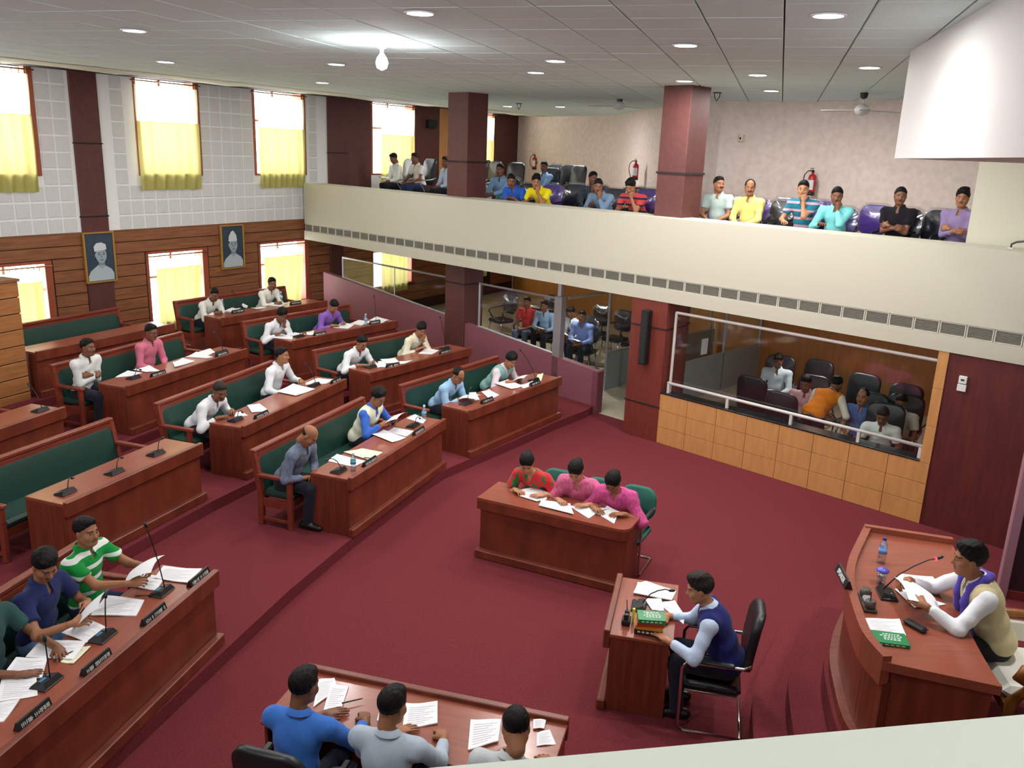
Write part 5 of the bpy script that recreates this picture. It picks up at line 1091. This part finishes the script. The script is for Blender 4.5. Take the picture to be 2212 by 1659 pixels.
def name_plate(x, y, z, ang, label, group, text=None, L=.27):
    t = thing('name_plate', label, 'name plate', (x, y, z), ang, group)
    MB().add([(-L/2, -.028, 0), (L/2, -.028, 0), (L/2, .032, 0), (-L/2, .032, 0), (-L/2, -.006, .062), (L/2, -.006, .062), (L/2, .008, .062), (-L/2, .008, .062)], [(3, 2, 1, 0), (0, 1, 5, 4), (1, 2, 6, 5), (2, 3, 7, 6), (3, 0, 4, 7), (4, 5, 6, 7)]).build('body', black, t)
    if text:
        cu = bpy.data.curves.new('lettering', 'FONT'); cu.body = text; cu.size = .052; cu.align_x = 'CENTER'; cu.align_y = 'CENTER'; cu.extrude = .001; cu.offset = .0012; cu.materials.append(M('plate_white', (240, 240, 240), .5))
        o0 = bpy.data.objects.new('lettering', cu); C.objects.link(o0); bpy.context.view_layer.update(); me_ = bpy.data.meshes.new_from_object(o0.evaluated_get(bpy.context.evaluated_depsgraph_get())); bpy.data.objects.remove(o0)
        o = obj('lettering', me_, t, (0, -.0195, .031)); o.rotation_euler = (R(70.5), 0, 0); o.scale = (.92, 1.0, 1)
    else:
        rng = random.Random(int(abs(x*977+y*331))); lt = MB(); px_ = -L/2+.02; T = Matrix.Translation((0, -.0185, .031)) @ Matrix.Rotation(R(-19.5), 4, 'X')
        while px_ < L/2-.025:
            w_ = rng.uniform(.006, .012)
            if rng.random() > .14:
                lt.box(px_, px_+.0028, -.0016, -.0002, -.013, .013, T=T); k_ = rng.random()
                if k_ > .3: lt.box(px_, px_+w_, -.0016, -.0002, .009, .013, T=T)
                if k_ > .6: lt.box(px_+w_-.002, px_+w_+.001, -.0016, -.0002, -.013, .013, T=T)
                if k_ < .5: lt.box(px_, px_+w_, -.0016, -.0002, -.002, .0015, T=T)
            px_ += w_+.005
        tag(lt.build('lettering', white_ink, t), kind='stuff')
    return t
for i, n, (d, b) in ordered(PLATES):
    (ax, ay), ang, L, r = DESKS[d]; a = R(ang); lx = (b[0]-ax)*math.cos(a)+(b[1]-ay)*math.sin(a); ly = max(.055, min(.40, -(b[0]-ax)*math.sin(a)+(b[1]-ay)*math.cos(a)))
    x, y = dpt(d, min(lx, L-.16), ly); name_plate(x, y, deskz(d), a, ('black name plate with white lettering on the '+WHERE[d]) if n == 1 else '%s black name plate from the left on the %s' % (ORD[i], WHERE[d]), 'name plates on the '+WHERE[d])
water = glassy('clear_plastic', (225, 238, 245), .72, .08)
def bottle(x, y, z, label, capc=(235, 235, 240), band=(120, 170, 210)):
    t = thing('water_bottle', label, 'bottle', (x, y, z))
    MB().lathe([(.028, 0), (.032, .006), (.032, .06), (.029, .07), (.032, .08), (.032, .14), (.026, .165), (.013, .185), (.013, .2)], 16).build('body', water, t, smooth=True)
    MB().lathe([(.0326, .085), (.0326, .13)], 16).build('label', M('bottle_band_%d' % band[0], band, .4), t, smooth=True)
    MB().lathe([(.015, .195), (.015, .215), (.013, .217)], 12).build('cap', M('bottle_cap_%d' % capc[0], capc, .4), t)
    return t
bottle(-1.164, 10.849, deskz('C'), 'clear water bottle on the desk of the man in the cream waistcoat'); bottle(-1.749, 8.928, deskz('C'), 'clear water bottle with pale blue label beside the bald man', band=(90, 160, 180))
bottle(-2.803, 15.697, deskz('R3b'), 'water bottle on the desk of the man in purple'); bottle(-4.76, 17.03, deskz('R4b'), 'water bottle on the top tier desk before the bright window', band=(190, 205, 215)); bottle(-5.577, 15.929, deskz('R4b'), 'water bottle with teal label on the top tier desk', band=(60, 110, 130))
bottle(2.973, 6.123, 1.32, 'water bottle with blue cap on the presiding desk', (40, 60, 170), (110, 150, 215))
pen(*dpt('N', 2.42, .30), deskz('N')+.012, R(10), 'dark pen lying on a sheet at the lower left desk'); pen(*dpt('N', 1.55, .33), deskz('N')+.012, R(60), 'pen beside the navy shirted man on the lower left desk')
pen(.55, 8.55, .723, R(-10), 'pen on the sheets of the woman in the rose shawl'); pen(1.0, 8.28, .723, R(30), 'pen on the sheets of the woman in bright pink'); pen(-1.0, 4.98, .70, R(25), 'pen across the sheets of the man in bright blue', (190, 190, 195)); pen(-1.62, 9.3, deskz('C')+.012, R(-5), 'black pen on the cream folder of the desk of the bald man')
# sheets held in the hands
def held(k, label, w_=.21, h_=.29, tilt=35, dz=.06, dy=.06, roll=0):
    p = H[k]; mid = (p['wr']+p['wl'])/2; d = p['wr']-p['wl']; yaw = math.atan2(d[1], d[0])
    t = MB()
    def fn(u, v, o=0): return ((u-.5)*w_, (v-.45)*h_, .025*math.sin(u*math.pi)+.02*math.sin(v*3)+o)
    t.grid(lambda u, v: fn(u, v, 0), 8, 8); t.grid(lambda u, v: fn(1-u, v, -.0012), 8, 8)
    o = t.build('paper', paper, None, smooth=True)
    o.matrix_world = p['M'] @ Matrix.Translation((mid[0], mid[1]+dy, mid[2]+dz)) @ Matrix.Rotation(yaw, 4, 'Z') @ Matrix.Rotation(R(roll), 4, 'Y') @ Matrix.Rotation(R(tilt), 4, 'X')
    tag(o, label, 'paper'); return o
held('N_green', 'white sheet held up by the man in green stripes', w_=.30, h_=.24, tilt=25, dz=.05, dy=.06); held('N_navy', 'curled white sheet held by the man in the navy polo shirt', w_=.30, tilt=45, dz=.02, dy=.09)
held('C_vest', 'white sheet held by the man in the cream waistcoat', w_=.34, h_=.25, tilt=30, dz=.03, dy=.09); held('speaker', 'white paper held open by the presiding officer', w_=.33, h_=.24, tilt=18, dz=-.02, dy=-.02)
held('lg_lb', 'newspaper on the lap of the man in light blue behind glass', .40, .30, 20, .06, .10); held('lg_w', 'white papers on the lap of the man in white by the doorway', .32, .30, 20, .06, .10); held('lg_b', 'white papers on the lap of the man with the moustache', .30, .26, 15, .06, .10); held('bx_w', 'white notepad on the lap of the man at the back of the ochre box', .24, .28, 15, .06, .08); held('bx_fw', 'white papers on the lap of the man nearest the ledge', .26, .22, 10, .05, .10)
held('g_w1', 'white papers on the lap of the visitor nearest the window', .26, .24, 10, .06, .06)
held('D_blue', 'curled white sheets in front of the man in light blue', .24, .26, 12, .03, .13); held('D_vest', 'white booklet lifted by the man in the sea green waistcoat', .24, .26, 25, .04, .14)

# ------------------------------------------------------------------ things on the presiding desk and the small desk
name_plate(2.525, 5.735, 1.362, R(-97), 'black plate with white capitals on the rim of the presiding desk', None, 'SPEAKER', .30)
microphone(2.80, 5.60, 1.322, R(-100), (3.13, 5.62, 1.62), 'black microphone with a red light on the presiding desk', None, False, True)
t = thing('glass_tumbler', 'glass with a blue cover on the presiding desk', 'glass', (2.83, 5.78, 1.322)); MB().lathe([(.030, 0), (.036, .10), (.034, .10), (.028, .006)], 16).build('glass', water, t, smooth=True)
MB().lathe([(.046, .10), (.048, .108), (.03, .122), (.008, .128)], 16).build('cover', M('blue_cover', (84, 84, 190), .3), t, smooth=True)
t = thing('pen_holder', 'grey brown carved pen holder on the presiding desk', 'pen holder', (2.60, 5.46, 1.322), R(80)); hm = M('carved_stone', (92, 80, 74), .35, var=.5, scale=40)
MB().cbox(-.13, .13, -.045, .045, 0, .02, .006).build('base', hm, t)
for x in (-.085, .085): MB().lathe([(.034, .02), (.038, .04), (.034, .075), (.026, .075)], 14, T=Matrix.Translation((x, 0, 0))).build('cup', hm, t, smooth=True)
MB().cbox(-.045, .045, -.03, .03, .02, .05, .01).build('clock', M('clock_face', (150, 146, 150), .25), t)
MB().tube([(-.08, 0, .05), (-.10, .01, .15)], .004, 6).build('pen', black, t)
t = thing('spectacle_case', 'black oblong case on the presiding desk', 'case', (2.81, 5.16, 1.322), R(120)); MB().cbox(-.08, .08, -.03, .03, 0, .035, .013).build('shell', black, t, smooth=False); MB().box(-.081, .081, -.031, .031, .017, .019).build('seam', groove, t)
def book(x, y, z, a, w_, d_, h_, colr, label, lettering=True):
    t = thing('book', label, 'book', (x, y, z), a)
    m = M('cover_%d_%d_%d' % colr, colr, .35)
    MB().cbox(-w_/2, w_/2, -d_/2, d_/2, h_-.004, h_, .001).box(-w_/2, w_/2, -d_/2, d_/2, 0, .004).box(-w_/2, w_/2, -d_/2, -d_/2+.004, .004, h_-.004).build('cover', m, t)
    MB().box(-w_/2+.006, w_/2-.006, -d_/2+.004, d_/2-.006, .004, h_-.004).build('pages', cream_paper, t)
    if lettering:
        lt = MB(); rng = random.Random(int(colr[1]))
        for r_ in range(4):
            xx = -w_*.32+rng.uniform(0, .03)
            while xx < w_*.30: l_ = rng.uniform(.008, .022); lt.box(xx, xx+l_, d_*(.25-.15*r_), d_*(.25-.15*r_)+.012, h_, h_+.0008); xx += l_+.007
        for k_ in range(5): lt.box(-w_*.38+k_*w_*.16, -w_*.38+k_*w_*.16+w_*.1, -d_/2-.0008, -d_/2, h_*.35, h_*.65)
        tag(lt.build('lettering', white_ink, t), kind='stuff')
    return t
book(2.565, 4.985, 1.322, R(170-180), .215, .15, .022, (20, 128, 74), 'green booklet with white lettering on the presiding desk')
for i, (h_, colr, lab) in enumerate(((.05, (60, 28, 30), 'dark brown book at the bottom of the stack on the small desk'), (.035, (206, 140, 40), 'orange yellow book in the stack on the small desk'), (.03, (190, 56, 40), 'red book in the stack, under the green one'), (.035, (24, 132, 70), 'green book with white lettering on top of the stack'))):
    book(1.165+.004*i, 6.03-.006*i, .691+(0, .05, .085, .115)[i], R(-12+3*i), .215, .15, h_, colr, lab, i in (0, 3))
t = thing('pen_stand', 'black pen stand with a pen on the small desk', 'pen stand', (1.0, 6.13, .692), R(77)); MB().cbox(-.05, .05, -.035, .035, 0, .05, .008).build('base', black, t)
for x in (-.03, .03): MB().lathe([(.02, .05), (.02, .10), (.016, .10)], 12, T=Matrix.Translation((x, 0, 0))).build('cup', black, t)
MB().tube([(.03, 0, .08), (.04, .01, .19)], .004, 6).build('pen', M('pen_dark', (30, 32, 40), .35), t)
t = thing('highlighter', 'yellow marker standing beside the books', 'marker', (1.06, 6.155, .692)); MB().lathe([(.011, 0), (.011, .08)], 10).build('barrel', M('marker_yellow', (214, 224, 60), .4), t); MB().lathe([(.012, .08), (.012, .12), (.009, .122)], 10).build('cap', M('marker_yellow', (214, 224, 60), .4), t)
microphone(1.14, 6.40, .692, R(77), (1.36, 6.26, .93), 'black microphone between papers and books on the small desk', None)

# ------------------------------------------------------------------ chairs in use
KINDS = {'L_red': ('green', 'green fabric chair of the woman in red'), 'L_pink': ('green', 'green fabric chair of the woman in the rose shawl'), 'L_mag': ('green', 'green fabric chair of the woman in bright pink'),
 'clerk': ('sled', 'black padded chair on a chrome sled frame at the small desk'), 'rep_blue': ('sled', 'black chair of the man in bright blue at the bottom'), 'rep_grey': ('sled', 'black chair of the man in pale grey at the bottom'), 'rep_bald': ('sled', 'black chair behind the near parapet, of the man with thinning hair'),
 'g_lb': ('wrapped', 'chair of the visitor in light blue by the left pillar'), 'g_blue': ('wrapped', 'chair of the visitor in royal blue'), 'g_yel': ('purple', 'purple chair of the visitor in bright yellow'), 'g_back': ('black', 'black chair of the visitor with a hand on his head'),
 'g_camo': ('wrapped', 'chair of the visitor in the dark mottled shirt'), 'g_gb': ('wrapped', 'film wrapped chair of the visitor in grey blue'), 'g_red': ('purple', 'purple chair of the visitor beside the right pillar'), 'g_lg': ('purple', 'purple film wrapped chair behind the visitor in grey green'), 'g_ylw': ('purple', 'purple film wrapped chair behind the visitor in pale yellow'),
 'g_str': ('purple', 'purple chair behind the visitor in stripes'), 'g_cy': ('purple', 'purple chair behind the visitor in aqua'), 'g_blk': ('wrapped', 'film wrapped chair with arms of the visitor in black'), 'g_pur': ('wrapped', 'dark chair of the visitor in lilac'),
 'g_w1': ('black', 'black chair of the visitor nearest the window'), 'g_w2': ('black', 'black chair of the visitor with the lanyard'), 'g_w3': ('black', 'black chair behind the visitor in pale blue'),
 'lg_red': ('wrapped', 'chair of the man in red behind glass'), 'lg_lb': ('wrapped', 'chair of the man in light blue behind glass'), 'lg_w': ('wrapped', 'chair of the man in white by the doorway'), 'lg_b': ('wrapped', 'chair of the man with the moustache by the doorway'),
 'bx_w': ('black', 'black chair of the man at the back of the ochre box'), 'bx_pink': ('black', 'black chair of the man in pink in the ochre box'), 'bx_blue': ('black', 'black chair of the man in the checked shirt in the ochre box'), 'bx_fw': ('black', 'black chair of the man nearest the ledge'), 'bx_bw': ('black', 'black chair at the right end of the ochre box')}
for k, (kd, lab) in KINDS.items():
    pos, yaw, lean, seat = SEATS[k]; o_f = .10 if kd == 'green' else .10 if k == 'clerk' else 0; s_f = .13 if kd == 'green' else 0; chair(kd, lab, (pos[0]-o_f*math.sin(R(yaw))-s_f*math.cos(R(yaw)), pos[1]+o_f*math.cos(R(yaw))-s_f*math.sin(R(yaw)), pos[2]), R(yaw), None, seat)
for i, (x, y, z, f_, lab) in enumerate(((-14.9, 3.6, 2.95, -10, 'empty black chair behind the left pillar, nearest the window side'), (-14.05, 3.5, 2.95, 5, 'empty black chair just right of the left pillar'), (-13.45, 2.85, 2.95, -5, 'empty grey black chair behind the visitor in royal blue'), (-13.5, 4.3, 2.95, 10, 'empty black chair beside the red extinguisher in the corner'), (-12.9, 4.0, 2.95, 0, 'empty black chair left of the visitor with a hand on his head'), (-12.15, 3.4, 2.95, -12, 'empty black chair right of the visitor with a hand on his head'), (-16.3, 4.6, 2.95, 0, 'empty grey chair behind the visitor with the lanyard'))):
    fchair('black', lab, x, y, z, f_, 'empty black chairs at the back of the gallery', .44)
for x, y, kd, lab in ((-11.35, 2.5, 'purple', 'empty purple chair behind the visitor in bright yellow'), (-10.75, 2.45, 'purple', 'empty purple wrapped chair, second right of the visitor in yellow'), (-10.7, 1.7, 'wrapped', 'empty dark wrapped chair in front of the purple pair'), (-9.75, 2.3, 'wrapped', 'shiny wrapped chair behind the visitor in grey blue'), (-9.2, 1.9, 'wrapped', 'shiny wrapped chair left of the right pillar'), (-8.35, 1.9, 'purple', 'purple chair half hidden by the right pillar'),
  (-6.2, 1.45, 'wrapped', 'dark wrapped empty chair right of the visitor in pale yellow'), (-6.05, 2.3, 'purple', 'purple wrapped empty chair left of the striped visitor'), (-5.2, 2.2, 'purple', 'purple wrapped empty chair between the striped and aqua visitors'), (-4.06, 1.5, 'wrapped', 'shiny dark wrapped empty chair between the black and lilac shirts')):
    fchair(kd, lab, x, y, 2.8, random.uniform(-12, 12), 'empty film wrapped chairs of the gallery', .43)
for x, y, lab in ((-11.9, 4.3, 'first wrapped empty chair along the ochre wall behind glass'), (-11.2, 4.2, 'second wrapped empty chair along the ochre wall behind glass'), (-10.55, 4.05, 'third wrapped empty chair along the ochre wall behind glass'), (-9.95, 3.9, 'last wrapped empty chair against the glass partition'), (-13.5, 4.4, 'wrapped empty chair behind the man in red'), (-14.2, 3.6, 'wrapped empty chair near the plank wall behind glass')):
    fchair('wrapped', lab, x, y, .006, random.uniform(-8, 8), 'empty wrapped chairs in the left glazed room', .44)
for x, y, f_, lab in ((-6.1, 1.25, 180, 'black chair with its back to the ledge, left one'), (-5.35, .75, 180, 'black chair with its back to the ledge, right one'), (-5.9, 2.6, 0, 'empty black chair behind the man in pink in the box'), (-5.0, 2.3, 0, 'empty black chair behind the bending man in orange'), (-4.3, 2.15, 0, 'empty black chair behind the man in the checked shirt'), (-3.6, 1.9, 0, 'empty black chair in the right corner of the box')):
    fchair('black', lab, x, y, .006, f_, 'black chairs inside the ochre box', .42)
q = fac(-10.0, 2.9, 2.8); t = thing('wooden_bench_back', 'brown wooden bench behind the visitor in the mottled shirt', 'bench', tuple(q), FAC_R)
MB().cbox(-1.1, 1.1, 0, .06, .45, .92, .01).build('backrest', bench_wood, t); MB().cbox(-1.1, 1.1, -.4, 0, .40, .45, .01).build('seat', bench_wood, t)
for x in (-1.05, 1.0): MB().cbox(x, x+.05, -.38, .05, 0, .40, .006).build('leg', bench_wood, t)
q = fac(-11.72, 1.05, 2.8); t = thing('green_basket', 'green plastic basket on the floor behind the left pillar', 'basket', tuple(q), FAC_R); gb = M('green_plastic', (30, 130, 90), .4)
MB().lathe([(.15, 0), (.19, .62), (.205, .62), (.205, .66), (.18, .66), (.14, .02)], 18).build('body', gb, t, smooth=False)
MB().tube([(-.19, 0, .64), (-.1, 0, .76), (.1, 0, .76), (.19, 0, .64)], .01, 6).build('handle', gb, t)

# ------------------------------------------------------------------ on the walls
def portrait(s0, z0, label, tall_cap):
    W_, H_ = .60, .92; t = thing('framed_portrait', label, 'portrait', tuple(wal(s0, -.07, z0)), WAL_R)
    gold_f = M('gilt_frame', (178, 138, 62), .4, metal=.3)
    for a, b, c_, d_ in ((0, W_, 0, .03), (0, W_, H_-.03, H_), (0, .03, .03, H_-.03), (W_-.03, W_, .03, H_-.03)): MB().cbox(a, b, -.03, .03, c_, d_, .006).build('frame', gold_f, t)
    MB().box(.03, W_-.03, -.008, .02, .03, H_-.03).build('canvas', M('slate_canvas', (52, 68, 84), .6, var=.2, scale=6), t)
    def blob(name, pts, y, col_): MB().add([(x, y, z) for x, z in pts]+[(x, y+.003, z) for x, z in pts], [tuple(range(len(pts)))]+[(i, (i+1) % len(pts), len(pts)+(i+1) % len(pts), len(pts)+i) for i in range(len(pts))]).build(name, M('tone_%d' % col_[0], col_, .6), t)
    E_ = lambda cx, cz, rx, rz, a0=0, a1=360, n=24: [(cx+rx*math.cos(R(a0+(a1-a0)*i/n)), cz+rz*math.sin(R(a0+(a1-a0)*i/n))) for i in range(n+(0 if a1-a0 == 360 else 1))]
    cx = .30+(.02 if not tall_cap else .01)
    blob('shoulders', [(.05, .04), (.55, .04), (.55, .16), (.50, .24), (.40, .30), (.34, .33), (.26, .33), (.20, .29), (.10, .22), (.05, .13)], -.012, (176, 190, 196))
    blob('neck', [(cx-.06, .29), (cx+.06, .29), (cx+.06, .42), (cx-.06, .42)], -.015, (120, 134, 142))
    blob('face', E_(cx, .50, .105, .145), -.018, (152, 166, 172)); blob('ear', E_(cx-.105, .50, .02, .04), -.017, (130, 144, 150))
    if tall_cap: blob('cap', [(cx-.12, .58), (cx+.10, .58), (cx+.085, .70), (cx+.01, .80), (cx-.05, .78), (cx-.11, .68)], -.021, (206, 214, 216))
    else: blob('cap', [(cx-.125, .57), (cx+.11, .60), (cx+.10, .69), (cx+.02, .73), (cx-.08, .72), (cx-.135, .66)], -.021, (206, 214, 216))
    for e in (-.04, .05): blob('eye', E_(cx+e, .515, .02, .009), -.022, (54, 64, 74)); blob('brow', E_(cx+e, .545, .028, .007), -.022, (84, 96, 104))
    blob('nose', [(cx+.0, .52), (cx+.02, .46), (cx-.012, .455)], -.022, (124, 138, 146)); blob('mouth', E_(cx+.005, .415, .04, .009), -.022, (88, 100, 108)); blob('collar', [(cx-.07, .32), (cx+.07, .32), (cx, .25)], -.0165, (150, 164, 172))
portrait(-5.45, 1.745, 'gilt framed portrait of an old man in a low white cap, on the pilaster', False); portrait(-2.46, 1.725, 'gilt framed portrait of a man in a tall white cap, between two windows', True)
def extinguisher(x, y, z, label, face=0, sc_=1.0):
    t = thing('fire_extinguisher', label, 'extinguisher', tuple(fac(x, y, z)), FAC_R+R(face)); t.scale = (.8,)*3; red = M('extinguisher_red', (168, 28, 34), .3)
    MB().lathe([(.07, 0), (.085, .015), (.085, .38), (.07, .43), (.03, .455), (.03, .48)], 18).build('cylinder', red, t, smooth=True)
    MB().lathe([(.0865, .0), (.0865, .07)], 18).build('boot', black, t, smooth=True)
    mb = MB(); mb.add([(.0868*math.sin(R(a)), -.0868*math.cos(R(a)), zz) for zz in (.12, .33) for a in range(-50, 51, 10)], [(i, i+1, 12+i, 11+i) for i in range(10)]); mb.build('label', M('extinguisher_label', (206, 206, 210), .5), t, smooth=True)
    MB().cbox(-.02, .02, -.03, .03, .48, .53, .005).box(-.012, .012, -.13, .02, .53, .545).build('valve', black, t); MB().cbox(-.015, .015, -.12, .0, .565, .58, .004).build('handle', black, t)
    MB().tube([(-.02, 0, .51), (-.10, -.02, .52), (-.17, -.03, .44), (-.19, -.03, .3), (-.16, -.02, .16), (-.13, 0, .08)], .011, 8).build('hose', black, t, smooth=True)
    MB().box(-.05, .05, .07, .12, .2, .3).build('bracket', black, t)
extinguisher(-11.75, 5.24, 3.83, 'red fire extinguisher on the back wall left of the right pillar', 20); extinguisher(-6.85, 3.72, 3.80, 'red fire extinguisher with a curled hose above the striped visitor', 0); extinguisher(-17.7, 8.3, 3.85, 'red fire extinguisher in the far corner of the gallery', 10)
t = thing('column_loudspeaker', 'tall narrow black loudspeaker on the red brown pilaster', 'loudspeaker', tuple(fac(-7.44, -.13, 1.22)), FAC_R); MB().cbox(-.065, .065, 0, .12, 0, .86, .012).build('cabinet', black, t); MB().box(-.05, .05, -.004, 0, .03, .83).build('grille', M('speaker_cloth', (34, 34, 36), .9, bump=.4, scale=200), t); MB().box(-.035, .035, .12, .128, .3, .5).build('bracket', black, t)
t = thing('switch_plate', 'white double switch plate on the dark red wall', 'switch', tuple(fac(-2.90, .005, 1.79)), FAC_R)
MB().cbox(-.05, .05, -.018, .01, .0, .085, .004).build('plate', M('white_plastic', (225, 225, 225), .5), t); MB().cbox(-.045, .045, -.022, .01, .095, .185, .004).build('plate', M('white_plastic', (225, 225, 225), .5), t); MB().box(-.02, .02, -.026, -.02, .13, .15).build('switch', groove, t)
t = thing('switch_plate', 'cream switch box on the gallery wall right of the right pillar', 'switch', tuple(fac(-8.22, 3.56, 4.68)), FAC_R); MB().cbox(-.045, .045, -.03, .06, 0, .11, .006).build('plate', M('cream_plastic', (214, 204, 180), .5), t); MB().box(-.015, .015, -.034, -.03, .03, .07).build('switch', groove, t)
def ceiling_fan(x, y, z, rot, label):
    q = fac(x, y, z); t = thing('ceiling_fan', label, 'fan', tuple(q), R(rot)); wm = M('fan_white', (200, 198, 196), .4)
    MB().tube([(0, 0, .05), (0, 0, CEIL-z)], .012, 8).build('rod', wm, t); MB().lathe([(.02, .12), (.09, .08), (.11, .03), (.09, -.02), (.02, -.05)], 18).build('motor', wm, t, smooth=True)
    MB().lathe([(.06, CEIL-z), (.05, CEIL-z-.07), (.015, CEIL-z-.09)], 14).build('canopy', black, t)
    for k in range(3):
        T = Matrix.Rotation(R(120*k), 4, 'Z') @ Matrix.Rotation(R(8), 4, 'X'); MB().add([tuple(T @ Vector(p)) for p in ((.08, -.03, .02), (.2, -.06, .02), (.6, -.07, .02), (.62, .05, .02), (.2, .05, .02), (.08, .03, .02), (.08, -.03, .026), (.2, -.06, .026), (.6, -.07, .026), (.62, .05, .026), (.2, .05, .026), (.08, .03, .026))], [(5, 4, 3, 2, 1, 0), (6, 7, 8, 9, 10, 11)]+[(i, (i+1) % 6, 6+(i+1) % 6, 6+i) for i in range(6)]).build('blade', wm, t)
ceiling_fan(-5.5, 2.2, 5.10, 15, 'white ceiling fan over the right part of the gallery'); ceiling_fan(-10.3, 2.6, 5.22, 40, 'white ceiling fan left of the right pillar')
for x, y, lab in ((-13.6, 3.3, 'empty black fan hook right of the left pillar'), (-7.6, 1.6, 'empty black fan hook right of the right pillar')):
    q = fac(x, y, CEIL); t = thing('ceiling_hook', lab, 'hook', tuple(q), FAC_R); MB().tube([(-.05, 0, 0), (-.045, 0, -.07), (0, 0, -.13), (.045, 0, -.07), (.05, 0, 0)], .008, 6).build('loop', black, t); MB().lathe([(.07, 0), (.07, -.012)], 12).build('rose', black, t)
t = thing('wall_loudspeaker', 'small dark box loudspeaker high beside the first gallery window', 'loudspeaker', tuple(wal(4.55, -.18, 4.86)), WAL_R); MB().cbox(-.16, .16, 0, .14, 0, .22, .01).build('cabinet', black, t); MB().box(-.14, .14, -.004, 0, .02, .2).build('grille', M('speaker_cloth', (34, 34, 36), .9, bump=.4, scale=200), t)
q = fac(-2.75, .35, PAR); t = thing('parapet_handrail', 'thin dark pipe rail fixed on the right end of the gallery parapet', 'handrail', tuple(q), FAC_R)
MB().tube([(0, 0, .01), (0, 0, .05), (.05, 0, .08), (1.4, -.1, .35)], .012, 6).build('pipe', M('pipe_dark', (70, 66, 64), .4, metal=.6), t, smooth=True); MB().cbox(-.03, .03, -.03, .03, 0, .012, .003).build('foot_plate', M('cream_plastic', (214, 204, 180), .5), t)
